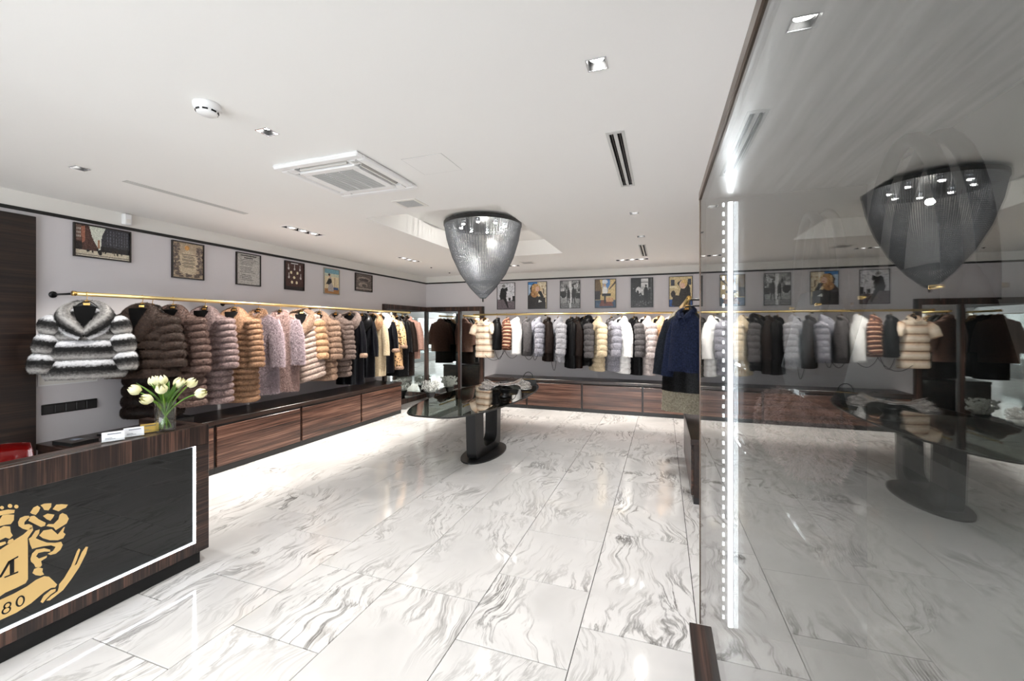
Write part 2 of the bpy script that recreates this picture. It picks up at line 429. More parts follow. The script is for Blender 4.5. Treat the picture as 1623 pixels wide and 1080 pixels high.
# shop front behind the camera: piers, head and glass
wf = struct(box('wall_front', XL, XL + .5, YF - .15, YF, -.08, 3.1, M['wall']))
box('pier', .3, .62, YF - .15, YF, -.08, 3.1, M['wall'], wf)
box('pier', -2.4, -2.2, YF - .15, YF, -.08, 3.1, M['wall'], wf)
box('head', XL + .5, .3, YF - .15, YF, 2.6, 3.1, M['wall'], wf)
w1 = struct(box('window_1', XL + .5, -2.4, YF - .09, YF - .08, 0, 2.6, M['clearglass']))
w2 = struct(box('window_2', -2.2, .3, YF - .09, YF - .08, 0, 2.6, M['clearglass']))

# black picture rail line under the frieze
t1 = struct(box('trim_1', XL, XL + .012, YF, YB, ZRAIL - .018, ZRAIL + .012, M['rail']))
t2 = struct(box('trim_2', XL + .012, XR, YB - .012, YB, ZRAIL - .018, ZRAIL + .012, M['rail']))

# paler frieze above the line
f1 = struct(box('trim_3', XL, XL + .004, YF, YB, ZRAIL + .012, ZC, M['frieze'])); f2 = struct(box('trim_4', XL + .004, XR, YB - .004, YB, ZRAIL + .012, ZC, M['frieze']))
# dark veneer panel behind the reception desk
wp = tag(box('wall_panel', XL, XL + .045, -2.0, 2.095, 0.0, 2.61, M['panelwood'], None, .003), 'dark veneer wall panel behind the reception desk', 'wall panel')

# ------------------------------------------------------------------ ceiling fixtures
for i, (dx, dy) in enumerate(DOWN):
    names = ['square downlight over the wooden wall panel, nearest the left wall', 'square downlight beside the smoke detector', 'large bright square downlight nearest the glass case',
             'square downlight just beyond the two-slot vent', 'small square downlight before the far slot vent', 'square downlight by the shop window in the middle', 'square downlight by the shop window on the left', 'square downlight by the shop window on the right']
    t = thing('downlight', names[i], 'downlight', (dx, dy, ZC), 0, 'square downlights')
    h = .04; b = MB()
    b.add([(-h, -h, 0), (h, -h, 0), (h, h, 0), (-h, h, 0), (-h, -h, .05), (h, -h, .05), (h, h, .05), (-h, h, .05)], [(0, 1, 5, 4), (1, 2, 6, 5), (2, 3, 7, 6), (3, 0, 4, 7), (4, 5, 6, 7)])
    b.build('housing', M['black'], t)
    MB().lathe([(0, .044), (.026, .044), (.032, .03), (.032, .026), (0, .026)], n=16).build('lamp', M['lamp'], t, True)
    fr = MB(); g = .046
    for a in ((-g, g, -g, -h), (-g, g, h, g), (-g, -h, -h, h), (h, g, -h, h)): fr.box(*a, -.002, 0)
    fr.build('frame', M['steel'], t)
    spot(t, (dx, dy, ZC - .02), (dx, dy, 0), LIGHT_DOWN, 115, .6, (1, .97, .93), .04)
TL = ['triple spot fixture above the left rail, nearer the desk', 'triple spot fixture above the left rail, nearer the mirrored corner',
      'triple spot fixture over the back rail near the glass case', 'triple spot fixture over the back rail behind the chandelier']
def triple(i, tx, ty, ax):
    t = thing('spot_fixture', TL[i], 'spotlight', (tx, ty, ZC), 0 if ax == 'Y' else PI / 2, 'triple spot fixtures')
    hx, hy = .065, .27; b = MB()
    b.add([(-hx, -hy, 0), (hx, -hy, 0), (hx, hy, 0), (-hx, hy, 0), (-hx, -hy, .09), (hx, -hy, .09), (hx, hy, .09), (-hx, hy, .09)], [(0, 1, 5, 4), (1, 2, 6, 5), (2, 3, 7, 6), (3, 0, 4, 7), (4, 5, 6, 7)])
    b.build('housing', M['black'], t)
    fr = MB(); g = .01
    for a in ((-hx - g, hx + g, -hy - g, -hy), (-hx - g, hx + g, hy, hy + g), (-hx - g, -hx, -hy, hy), (hx, hx + g, -hy, hy)): fr.box(*a, -.004, 0)
    fr.build('frame', M['white'], t)
    for k in (-1, 0, 1):
        ring = MB().lathe([(.030, .0), (.052, -.008), (.056, .0), (.056, .04), (.03, .06)], 0, k * .165, 18).build('lamp_ring', M['white'], t, True)
        MB().lathe([(0, .02), (.04, .012), (.042, .02), (0, .03)], 0, k * .165, 16).build('lamp', M['lamp'], ring, True)
    if ax == 'Y': tg = [(XL + .55, ty - 1.3, .8), (XL + .5, ty, .6), (XL + .55, ty + 1.0, .8)]; ls = [(tx, ty + k * .165, ZC - .03) for k in (-1, 0, 1)]
    else: tg = [(tx - .9, YB - .5, .8), (tx, YB - .5, .6), (tx + .9, YB - .5, .8)]; ls = [(tx + k * .165, ty, ZC - .03) for k in (-1, 0, 1)]
    for l, g_ in zip(ls, tg):
        sp = spot(None, l, g_, LIGHT_SPOT * (1 if ax == 'Y' else .62), 70, .55, (1, .94, .86), .03)
for i, a in enumerate(TRIPLE): triple(i, *a)

SL = ['long two-slot air vent near the glass case', 'short-looking far slot vent before the back wall', 'narrow long slot vent above the left rail']
for i, (x0, x1, y0, y1) in enumerate(SLOTS):
    t = thing('slot_vent', SL[i], 'air vent', ((x0 + x1) / 2, (y0 + y1) / 2, ZC), 0, 'ceiling slot vents')
    w, l = (x1 - x0) / 2, (y1 - y0) / 2
    fr = MB(); g = .012
    fr.box(-w, w, -l, -l + .03, -.004, 0).box(-w, w, l - .03, l, -.004, 0).box(-w, -w + .018, -l + .03, l - .03, -.004, 0).box(w - .018, w, -l + .03, l - .03, -.004, 0)
    fr.build('frame', M['vent'], t)
    box('divider', -.011, .011, -l + .03, l - .03, -.004, .01, M['vent'], t)
    box('dark_duct', -w + .012, w - .012, -l + .02, l - .02, .03, .04, M['blackmat'], t)
    for s in (-1, 1):
        box('blade', s * (w - .018 + .011) / 2 - .003, s * (w - .018 + .011) / 2 + .003, -l + .03, l - .03, .006, .02, M['graphite'], t)

# air conditioning cassette
t = thing('ceiling_air_conditioner', 'white square air conditioning cassette with grey mesh grille', 'air conditioner', (-2.29, 2.665, ZC))
h = .375
pb = MB(); o1 = h; o2 = .255; i1 = .305
pb.box(-h, h, -h, -i1, -.035, 0, 0, .012).box(-h, h, i1, h, -.035, 0, 0, .012).box(-h, -i1, -i1, i1, -.035, 0, 0, .012).box(i1, h, -i1, i1, -.035, 0, 0, .012)
for sx in (-1, 1):
    for sy in (-1, 1): pb.box(min(sx * .235, sx * i1), max(sx * .235, sx * i1), min(sy * .235, sy * i1), max(sy * .235, sy * i1), -.035, 0)
pb.build('panel_frame', M['white'], t)
box('air_slot', -i1, i1, -i1, i1, -.012, -.002, M['blackmat'], t)
cp = MB(); cp.box(-.25, .25, -.25, -.19, -.045, -.012, 0, .006).box(-.25, .25, .19, .25, -.045, -.012, 0, .006).box(-.25, -.19, -.19, .19, -.045, -.012).box(.19, .25, -.19, .19, -.045, -.012)
cp.build('grille_frame', M['white'], t)
for k in range(3): box('mesh_grille', -.19 + k * .127 + .003, -.19 + (k + 1) * .127 - .003, -.19, .19, -.043, -.03, M['greyplastic'], t)
gl = MB()
for k in range(24): gl.box(-.19, .19, -.19 + k * .0165, -.19 + k * .0165 + .003, -.046, -.043)
gl.build('grille_bars', M['vent'], t)
for k in (1, 2): box('grille_rib', -.19 + k * .127 - .003, -.19 + k * .127 + .003, -.19, .19, -.047, -.03, M['white'], t)
for a in range(4):
    f = MB().box(-.21, .21, .268, .280, -.036, -.014).build('louvre', M['offwhite'], t); f.rotation_euler = (0, 0, a * PI / 2)
box('sensor', .265, .30, -.30, -.265, -.04, -.03, M['vent'], t)

# small loudspeaker grilles
for i, (gx, gy, lb) in enumerate(((-2.265, 3.46, 'small square grey ceiling grille beside the air conditioner'), (-2.33, 7.35, 'small square grey ceiling grille behind the chandelier'))):
    t = thing('ceiling_grille', lb, 'grille', (gx, gy, ZC), 0, 'square ceiling grilles')
    fr = MB(); g = .125; h = .095
    for a in ((-g, g, -g, -h), (-g, g, h, g), (-g, -h, -h, h), (h, g, -h, h)): fr.box(*a, -.006, 0)
    fr.build('frame', M['offwhite'], t); box('mesh', -h, h, -h, h, -.004, 0, M['greyplastic'], t)
    sl = MB()
    for k in range(12): sl.box(-h, h, -h + k * .0165, -h + k * .0165 + .004, -.007, -.004)
    sl.build('slats', M['vent'], t)
# access hatch
t = thing('access_hatch', 'flush white square access hatch in the ceiling', 'access hatch', (-1.575, 2.69, ZC))
b = MB(); g = .16
for a in ((-g, g, -g, -g + .004), (-g, g, g - .004, g), (-g, -g + .004, -g, g), (g - .004, g, -g, g)): b.box(*a, -.0012, 0)
b.build('seam', M['vent'], t); box('panel', -g + .004, g - .004, -g + .004, g - .004, -.002, 0, M['ceil'], t)
# smoke detector
t = thing('smoke_detector', 'round white smoke detector on the ceiling', 'smoke detector', (-2.27, 1.56, ZC))
MB().lathe([(0, 0), (.062, 0), (.065, -.006), (.062, -.026), (.055, -.03)], n=28).build('base', M['white'], t, True)
MB().lathe([(.055, -.03), (.052, -.034), (.047, -.05), (.038, -.056), (0, -.057)], n=28).build('cap', M['white'], t, True)
for k in range(8):
    a = k * PI / 4; bb = MB().box(.046, .052, -.012, .012, -.046, -.038).build('slit', M['blackmat'], t); bb.rotation_euler = (0, 0, a)
for i, (gx, gy) in enumerate(((-4.3, 7.3), (-4.35, 8.15))):
    tag(MB().lathe([(0, -.012), (.014, -.012), (.02, 0), (.0, 0)], gx, gy, 14).build('ceiling_sensor', M['black'], None, True), ('tiny black ceiling sensor nearer the last spot fixture', 'tiny black ceiling sensor nearest the room corner')[i], 'sensor', 'tiny ceiling sensors').location.z = ZC
# motion sensor on the frieze above the first picture
t = thing('motion_sensor', 'white motion sensor box mounted above the street photograph', 'sensor', (XL, 2.77, 2.69))
MB().box(0, .06, -.035, .035, 0, .115, 0, .01).build('body', M['white'], t); box('lens', .058, .063, -.018, .018, .02, .06, M['offwhite'], t)

# ------------------------------------------------------------------ benches along the walls
def bench_unit(name, label, ax, a0, a1, front, wall, group, fm, zt=.545):
    """drawer cabinet; ax: axis along the wall; front/wall: coordinates on the other axis"""
    t = thing(name, label, 'cabinet', (0, 0, 0), 0, group)
    d = 1 if wall > front else -1
    def bb(nm, u0, u1, v0, v1, z0, z1, m, par=None, bev=0):
        v0, v1 = min(v0, v1), max(v0, v1)
        if ax == 'Y': return box(nm, v0, v1, u0, u1, z0, z1, m, par or t, bev)
        return box(nm, u0, u1, v0, v1, z0, z1, m, par or t, bev)
    if ax == 'Y': t.location = (front, (a0 + a1) / 2, 0)
    else: t.location = ((a0 + a1) / 2, front, 0)
    L = t.location.copy()
    bs = [bb('carcass', a0, a1, front + d * .022, wall, .06, zt, M['darktop']),
          bb('drawer_front', a0 + .018, a1 - .018, front, front + d * .022, .075, zt - .022, fm, None, .002),
          bb('pull_groove', a0 + .018, a1 - .018, front + d * .012, front + d * .024, zt - .022, zt, M['blackmat']),
          bb('plinth', a0, a1, front + d * .02, wall, 0, .06, M['graphite'])]
    for o in bs: o.location -= L
    return t
BL = -4.67
edges = [2.12, 3.30, 4.484, 5.707, 6.85]
nm = ['low drawer cabinet beside the reception desk, mostly hidden behind it', 'low reddish veneer drawer cabinet right next to the desk end', 'middle low veneer drawer cabinet under the left coats', 'low veneer drawer cabinet under the left coats nearest the mirrors']
for i in range(4): bench_unit('drawer_cabinet', nm[i], 'Y', edges[i] + .001, edges[i + 1] - .001, BL, XL + .005, 'low cabinets along the left wall', M['benchY'])
tb = tag(box('bench_top', XL + .004, BL - .005, 2.10, 6.86, .546, .60, M['darktop'], None, .004), 'long dark wooden bench top under the left row of coats', 'bench top')
BF = 8.10
edges = [-3.50, -2.58, -1.471, -.354, .80]
nm = ['low veneer drawer cabinet on the back wall beside the mirror frame', 'low veneer drawer cabinet on the back wall behind the table tip', 'low veneer drawer cabinet on the back wall under the cream coats', 'low veneer drawer cabinet in the back right corner']
for i in range(4): bench_unit('drawer_cabinet', nm[i], 'X', edges[i] + .001, edges[i + 1] - .001, BF, YB - .005, 'low cabinets along the back wall', M['benchX'])
tag(box('bench_top', -3.52, .815, BF + .005, YB - .004, .546, .60, M['darktop'], None, .004), 'long dark wooden bench top under the back row of coats', 'bench top')
bench_unit('drawer_cabinet', 'dark low cabinet under the right coats, seen edge on', 'Y', 4.24, 5.74, .245, XR - .005, None, M['woodY'])
tag(box('bench_top', .24, XR - .004, 4.23, 5.75, .546, .60, M['darktop'], None, .004), 'dark wooden bench top under the blue jackets', 'bench top')

# ------------------------------------------------------------------ mirrored corner
fr = thing('mirror_frame', 'dark wooden frame of the corner mirrors', 'mirror frame', (XL, YB, 0))
def fb(nm, x0, x1, y0, y1, z0, z1, m=None):
    o = box(nm, x0 - XL, x1 - XL, y0 - YB, y1 - YB, z0, z1, m or M['woodZ'], fr, .003); return o
fb('header', XL, XL + .06, 7.02, YB - .06, 2.0, 2.10); fb('header', XL, -3.76, YB - .06, YB, 2.0, 2.10)
fb('post', XL, XL + .06, 7.02, 7.10, .10, 2.0); fb('post', XL, XL + .06, YB - .06, YB, .10, 2.0)
fb('post', -4.39, -4.33, YB - .06, YB, .10, 2.0); fb('post', -3.855, -3.76, YB - .06, YB, .10, 2.0)
fb('sill', XL, XL + .06, 7.02, YB - .06, .0, .10); fb('sill', XL, -3.76, YB - .06, YB, .0, .10)
def mir(nm, lb, *a): return tag(box(nm, *a, M['mirror']), lb, 'mirror', 'corner mirrors')
mir('wall_mirror', 'tall mirror on the left wall behind the last coats', XL + .004, XL + .02, 7.105, YB - .065, .105, 1.995)
mir('wall_mirror', 'wide tall mirror on the back wall right of the corner post', XL + .065, -4.395, YB - .02, YB - .004, .105, 1.995)
mir('wall_mirror', 'narrow tall mirror beside the end of the back coat rail', -4.325, -3.86, YB - .02, YB - .004, .105, 1.995)

# ------------------------------------------------------------------ clothes rails
def rail(label, p0, p1, brackets, wall_dir, ext=None):
    t = thing('clothes_rail', label, 'clothes rail', p0)
    P0 = Vector(p0); d = Vector(p1) - P0
    MB().tube([(0, 0, 0), d * .5, d], .0185, 14).build('rod', M['brass'], t, True)
    n = d.normalized()
    for e in (0, 1):
        c = d * e; MB().tube([c - n * .012, c + n * .012], .022, 14).build('end_cap', M['gold'], t, True)
    for k in brackets:
        c = n * k; b = MB()
        w = Vector(wall_dir)
        b.tube([c, c + w * .5, c + w], .010, 8); b.tube([c + w * .985, c + w], .03, 12)
        b.build('bracket', M['black'], t, True)
    return t
XRAIL, ZR = -4.88, 1.933
rail('long brass clothes rail with black brackets on the left wall', (XRAIL, 2.20, ZR), (XRAIL, 7.42, ZR), [.02, 1.6, 3.0, 4.4], (XL - XRAIL, 0, 0))
YRAIL, ZRB = 8.33, 1.905
rail('long brass clothes rail along the back wall', (-3.85, YRAIL, ZRB), (.78, YRAIL, ZRB), [.03, 1.5, 3.0, 4.5], (0, YB - YRAIL, 0))
rail('short brass clothes rail at the right, seen end on beside the glass case', (.225, 4.22, ZRB), (.225, 6.1, ZRB), [.25, 1.6], (XR - .225, 0, 0))
# ------------------------------------------------------------------ fur coats
def quads(m, n, wrap=True):
    F = []
    for i in range(m - 1):
        for j in range(n if wrap else n - 1):
            F.append((i * n + j, i * n + (j + 1) % n, (i + 1) * n + (j + 1) % n, (i + 1) * n + j))
    return F

def tufts(V, F, bandf, count, length, width, droop, r):
    """thin hair triangles rooted on the quads of a shell"""
    Fa = np.array(F); P = V[Fa]
    a = P[:, 1] - P[:, 0]; b = P[:, 3] - P[:, 0]
    nrm = np.cross(a, b); ar = np.linalg.norm(nrm, axis=1) + 1e-12; nrm /= ar[:, None]
    cen = P.mean(1)
    idx = r.choice(len(Fa), size=count, p=ar / ar.sum())
    u = r.random(count)[:, None]; v = r.random(count)[:, None]
    q = P[idx]
    root = (q[:, 0] * (1 - u) + q[:, 1] * u) * (1 - v) + (q[:, 3] * (1 - u) + q[:, 2] * u) * v
    bf = bandf[Fa[idx]]; bfv = ((bf[:, 0] * (1 - u[:, 0]) + bf[:, 1] * u[:, 0]) * (1 - v[:, 0]) + (bf[:, 3] * (1 - u[:, 0]) + bf[:, 2] * u[:, 0]) * v[:, 0])
    d = nrm[idx] * .75 + np.array([0, 0, -droop]) + r.normal(0, .28, (count, 3))
    d /= np.linalg.norm(d, axis=1)[:, None]
    tang = np.cross(d, r.normal(0, 1, (count, 3))); tang /= np.linalg.norm(tang, axis=1)[:, None] + 1e-9
    L = (length * (.55 + .75 * r.random(count)))[:, None]
    p0 = root - tang * width; p1 = root + tang * width; p2 = root + d * L
    TV = np.stack([p0, p1, p2], 1).reshape(-1, 3)
    TF = np.arange(count * 3).reshape(-1, 3)
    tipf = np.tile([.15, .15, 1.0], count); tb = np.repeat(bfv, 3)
    return TV, TF, tipf, tb

def shell(name, V, F, bandf, mat, parent, dens, length, width, droop=.45, r=rng):
    V = np.asarray(V, float); bandf = np.asarray(bandf, float)
    Fa = np.array(F); P = V[Fa]
    nr = np.cross(P[:, 1] - P[:, 0], P[:, 3] - P[:, 0])
    # orient outwards from the axis
    area = np.linalg.norm(nr, axis=1).sum()
    cnt = int(area * dens)
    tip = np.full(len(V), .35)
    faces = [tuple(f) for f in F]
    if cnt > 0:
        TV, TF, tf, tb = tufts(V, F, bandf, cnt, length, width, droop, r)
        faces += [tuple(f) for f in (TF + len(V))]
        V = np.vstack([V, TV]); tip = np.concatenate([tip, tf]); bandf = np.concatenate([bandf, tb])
    return mesh(name, V, faces, mat, parent, True, {'tipf': tip, 'bandf': bandf})

def lerp_tab(tab, z):
    zs = [a[0] for a in tab]; return np.interp(-z, [-a for a in zs], [a[1] for a in tab])

def sgnpow(c, p): return np.sign(c) * np.abs(c) ** p

def coat(label, loc, yaw, hem, mat, cat='coat', name='fur_coat', group=None, sh=.205, w=.27, d=.13, bands=0, puff=.012, chev=0.0, sl=.56, slb=None,
         slr=.072, spread=.07, collar='shawl', cmat=None, smat=None, cuff=None, hemtrim=None, fold=.03, dens=22000, fl=.016, fw=.0016, seed=1, open_=.018, patch=0):
    r = np.random.default_rng(seed)
    t = thing(name, label, cat, loc, yaw, group)
    z0 = -.125
    wt = [(z0, .055), (z0 - .02, .10), (z0 - .05, sh * .80), (z0 - .085, sh), (z0 - .3, sh + .012), (hem, w)]
    dt = [(z0, .045), (z0 - .05, .075), (z0 - .2, .10), (hem, d)]
    n = 36; ang = np.arange(n) * 2 * PI / n
    ca, sa = np.cos(ang), np.sin(ang)
    frontw = np.exp(-(((ang - 1.5 * PI)) / .10) ** 2)
    ph = r.random() * 6
    def ring(z, bulge, fd):
        wx = lerp_tab(wt, z) + bulge; wy = lerp_tab(dt, z) + bulge
        k = 1 + fold * fd * np.sin(5 * ang + ph) + .5 * fold * fd * np.sin(9 * ang + ph * 2)
        x = wx * sgnpow(ca, .85) * k; y = wy * sgnpow(sa, .85) * k + frontw * open_
        zz = np.full(n, z) + chev * (np.abs(x) / .27)
        return np.stack([x, y, zz], 1)
    def band(nm, za, zb, m, rows=6, pf=puff, flip=False, par=None):
        V = []; bf = []
        for i in range(rows):
            s = i / (rows - 1); z = za + (zb - za) * s
            fd = min(1, max(0, (z0 - .15 - z) / .5))
            V.append(ring(z, pf * (math.sin(PI * s) ** .62 if 0 < s < 1 else 0) - .002, fd)); bf += [s] * n
        return shell(nm, np.vstack(V), [f[::-1] for f in quads(rows, n)], bf, m, par or t, dens, fl, fw, r=r)
    smat = smat or mat; cmat = cmat or mat; slb = bands if slb is None else slb
    yoke = z0 - .115
    if bands:
        band('yoke', z0, yoke, mat, 7, puff * .6)
        zs = np.linspace(yoke, hem, bands + 1)
        for i in range(bands): band('fur_band', zs[i], zs[i + 1] - .001, mat)
    else:
        band('body', z0, hem if not hemtrim else hem + .06, mat, 16, .004)
        if hemtrim: band('hem_trim', hem + .06, hem, hemtrim, 6, .016)
    # sleeves
    for s in (-1, 1):
        top = np.array([s * (sh - .025), .0, z0 - .075]); el = np.array([s * (sh + spread * .65), -.005, z0 - .075 - sl * .5]); cf = np.array([s * (sh + spread), -.04, z0 - .075 - sl])
        def path(u):
            return (1 - u) ** 2 * top + 2 * u * (1 - u) * el + u * u * cf
        def sband(nm, ua, ub, m, rows, pf, first=False, parent=None):
            V = []; bf = []; nn = 18; aa = np.arange(nn) * 2 * PI / nn
            for i in range(rows):
                q = i / (rows - 1); u = ua + (ub - ua) * q
                p = path(u); dd = path(min(u + .02, 1.02)) - path(u - .02); dd /= np.linalg.norm(dd)
                e1 = np.cross(dd, [0, 1, 0]); e1 /= np.linalg.norm(e1); e2 = np.cross(e1, dd)
                rad = slr * (1 - .12 * u)
                if first and q < .5: rad *= .62 + .38 * math.sin(PI * q)
                rad += pf * (math.sin(PI * q) ** .62 if 0 < q < 1 else 0)
                wob = 1 + .05 * np.sin(3 * aa + u * 9 + ph)
                V.append(p + np.outer(np.cos(aa) * rad * .92 * wob, e1) + np.outer(np.sin(aa) * rad * 1.12 * wob, e2)); bf += [q] * nn
            Q = quads(rows, nn)
            V = np.vstack(V)
            # outward check
            P0 = V[np.array(Q[0])]; nr = np.cross(P0[1] - P0[0], P0[3] - P0[0])
            if np.dot(nr, P0.mean(0) - path(ua)) < 0: Q = [f[::-1] for f in Q]
            return shell(nm, V, Q, bf, m, parent or t, dens, fl, fw, r=r)
        if sl <= 0: continue
        if slb:
            us = np.linspace(0, 1, slb + 1)
            for i in range(slb): sband('sleeve_band', us[i], us[i + 1] - .004, smat, 6, puff * .9, i == 0)
        else:
            ue = 1 - (.12 if cuff else 0)
            sl_o = sband('sleeve', 0, ue, smat, 10, .003, True)
            if cuff: sband('cuff', ue, 1, cuff, 5, .014)
    # collar: swept roll of fur round the neck, open at the front
    def sweep(nm, pts, rad, flat, m, k=14, parent=None):
        pts = np.array(pts, float); rad = np.array(rad, float); u = np.linspace(0, 1, len(pts)); uu = np.linspace(0, 1, 26)
        # smooth
        P = np.stack([np.interp(uu, u, pts[:, i]) for i in range(3)], 1); R = np.interp(uu, u, rad)
        for _ in range(3): P[1:-1] = (P[:-2] + 2 * P[1:-1] + P[2:]) / 4
        V = []; bf = []
        aa = np.arange(k) * 2 * PI / k
        for i in range(len(uu)):
            dd = P[min(i + 1, len(P) - 1)] - P[max(i - 1, 0)]; dd /= np.linalg.norm(dd)
            out = np.array([P[i, 0], P[i, 1] - .02, 0.0]); out -= dd * np.dot(out, dd); out /= np.linalg.norm(out) + 1e-6
            e2 = np.cross(dd, out)
            V.append(P[i] + np.outer(np.cos(aa) * R[i] * flat, out) + np.outer(np.sin(aa) * R[i], e2)); bf += list((1 + np.sin(aa)) / 2)
        V = np.vstack(V); Q = quads(len(uu), k)
        P0 = V[np.array(Q[k * 12])]; nr = np.cross(P0[1] - P0[0], P0[3] - P0[0])
        if np.dot(nr, P0.mean(0) - P[12]) < 0: Q = [f[::-1] for f in Q]
        return shell(nm, V, Q, bf, m, parent or t, dens, fl * 1.15, fw, r=r)
    if collar == 'shawl':
        sweep('collar', [(-.012, -.125, z0 - .30), (-.065, -.12, z0 - .20), (-.115, -.075, z0 - .10), (-.10, .01, z0 - .01), (0, .055, z0 + .03), (.10, .01, z0 - .01), (.115, -.075, z0 - .10), (.065, -.12, z0 - .20), (.012, -.125, z0 - .30)],
              [.034, .062, .074, .066, .056, .066, .074, .062, .034], .72, cmat)
    elif collar == 'wide':
        sweep('collar', [(-.008, -.13, z0 - .25), (-.09, -.125, z0 - .18), (-.165, -.07, z0 - .085), (-.12, .02, z0 + .0), (0, .06, z0 + .03), (.12, .02, z0 + .0), (.165, -.07, z0 - .085), (.09, -.125, z0 - .18), (.008, -.13, z0 - .25)],
              [.045, .075, .082, .065, .05, .065, .082, .075, .045], .55, cmat)
    elif collar == 'hood':
        sweep('hood', [(-.03, -.14, z0 - .24), (-.11, -.12, z0 - .14), (-.15, -.03, z0 - .045), (-.10, .07, z0 + .005), (0, .11, z0 + .02), (.10, .07, z0 + .005), (.15, -.03, z0 - .045), (.11, -.12, z0 - .14), (.03, -.14, z0 - .24)],
              [.05, .075, .08, .08, .085, .08, .08, .075, .05], .7, cmat)
    elif collar == 'stand':
        sweep('collar', [(-.02, -.085, z0 - .07), (-.075, -.05, z0 - .02), (-.07, .02, z0 + .015), (0, .05, z0 + .03), (.07, .02, z0 + .015), (.075, -.05, z0 - .02), (.02, -.085, z0 - .07)],
              [.026, .034, .034, .034, .034, .034, .026], .6, cmat)
    # satin lining seen in the neck and at the hem
    b = MB(); ks = 20
    pts = [(.06 * math.cos(a), .045 * math.sin(a)) for a in np.arange(ks) * 2 * PI / ks]
    b.add([(x, y, z0 + .004) for x, y in pts] + [(x * 1.0, y - .02, z0 - .12) for x, y in pts], [tuple(range(ks))] + [(i, (i + 1) % ks, ks + (i + 1) % ks, ks + i) for i in range(ks)])
    if collar in ('shawl', 'wide', 'hood'):
        V2 = []
        for i in range(7):
            q = i / 6; hw = .075 * (1 - q) ** .8 + .002; zz = z0 + .012 - .27 * q; yy = -(float(lerp_tab(dt, min(zz, z0))) + (puff if bands else .004) * .8 + .004)
            V2 += [(-hw, yy, zz), (0, yy - .010, zz), (hw, yy, zz)]
        b.add(V2, quads(7, 3, False))
    b.build('lining', M['lining'], t, True)
    hb = MB(); wx, wy = lerp_tab(wt, hem) * .93, lerp_tab(dt, hem) * .9
    hb.add([(wx * sgnpow(math.cos(a), .85), wy * sgnpow(math.sin(a), .85), hem + .02 + chev * abs(math.cos(a))) for a in ang], [tuple(range(n))])
    hb.build('hem_lining', M['lining'], t)
    return t

hanger_protos = {}
def hanger(label, loc, yaw, gold=True):
    key = gold
    t = thing('coat_hanger', label, 'hanger', loc, yaw, 'black coat hangers')
    if key not in hanger_protos:
        hk = [(0, 0.0, -.062), (0, 0, -.045), (0, .006, -.033)] + [(0, .0215 * math.cos(a), .0215 * math.sin(a)) for a in np.linspace(-1.1, PI + .5, 12)]
        a = MB().tube(hk, .0026, 6).build('hook', M['gold'], None, True).data
        bpy.data.objects.remove(bpy.data.objects[-1] if False else [o for o in bpy.data.objects if o.data == a][0])
        V = []; F = []; ns = 15; kk = 8
        for i in range(ns):
            u = -1 + 2 * i / (ns - 1); x = .135 * u; z = -.085 - .095 * abs(u) ** 1.25; y = -.01 * u * u
            h = .036 - .020 * abs(u); w_ = .012 + .012 * abs(u) ** 2
            for j in range(kk):
                an = 2 * PI * j / kk; V.append((x, y + w_ * math.cos(an), z + h * math.sin(an)))
        F = quads(ns, kk) + [tuple(range(kk)), tuple((ns - 1) * kk + j for j in range(kk))]
        b_ = mesh('shoulder_bar', V, F, M['black'], None, True).data
        bpy.data.objects.remove([o for o in bpy.data.objects if o.data == b_][0])
        c = MB().lathe([(0, -.056), (.012, -.056), (.022, -.060), (.024, -.064), (.0, -.066)], n=14).build('gold_cap', M['gold'], None, True).data
        bpy.data.objects.remove([o for o in bpy.data.objects if o.data == c][0])
        d_ = MB().box(-.022, .022, -.0165, -.013, -.10, -.08).build('badge', M['gold'], None).data
        bpy.data.objects.remove([o for o in bpy.data.objects if o.data == d_][0])
        hanger_protos[key] = (a, b_, c, d_)
    for nm, me in zip(('hook', 'shoulder_bar', 'gold_cap', 'badge'), hanger_protos[key]):
        o = bpy.data.objects.new(nm, me); link(o, t)
    return t

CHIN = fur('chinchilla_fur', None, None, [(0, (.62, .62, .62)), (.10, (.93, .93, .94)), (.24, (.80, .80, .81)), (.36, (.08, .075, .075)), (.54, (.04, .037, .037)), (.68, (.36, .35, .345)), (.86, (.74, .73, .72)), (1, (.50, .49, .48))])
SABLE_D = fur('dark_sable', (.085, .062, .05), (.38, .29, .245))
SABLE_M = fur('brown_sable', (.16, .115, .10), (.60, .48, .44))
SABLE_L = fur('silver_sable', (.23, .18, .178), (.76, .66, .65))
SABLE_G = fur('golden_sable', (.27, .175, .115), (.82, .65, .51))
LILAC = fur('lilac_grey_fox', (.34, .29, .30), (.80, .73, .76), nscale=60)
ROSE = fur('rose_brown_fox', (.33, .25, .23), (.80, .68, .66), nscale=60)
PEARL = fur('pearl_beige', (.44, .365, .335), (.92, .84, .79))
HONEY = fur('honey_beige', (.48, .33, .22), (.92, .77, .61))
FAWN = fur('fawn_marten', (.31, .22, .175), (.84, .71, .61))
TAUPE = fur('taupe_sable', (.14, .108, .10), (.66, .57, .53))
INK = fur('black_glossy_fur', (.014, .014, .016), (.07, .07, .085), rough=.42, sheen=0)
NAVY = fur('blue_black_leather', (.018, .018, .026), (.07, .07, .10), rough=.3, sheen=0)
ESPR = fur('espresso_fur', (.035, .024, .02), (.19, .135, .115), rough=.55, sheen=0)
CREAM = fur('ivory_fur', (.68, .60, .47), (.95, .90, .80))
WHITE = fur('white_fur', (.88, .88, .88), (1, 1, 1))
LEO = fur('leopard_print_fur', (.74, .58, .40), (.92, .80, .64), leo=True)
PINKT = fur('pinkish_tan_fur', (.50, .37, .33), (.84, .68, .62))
GREYB = fur('silver_blue_mink', (.36, .36, .39), (.78, .78, .83))
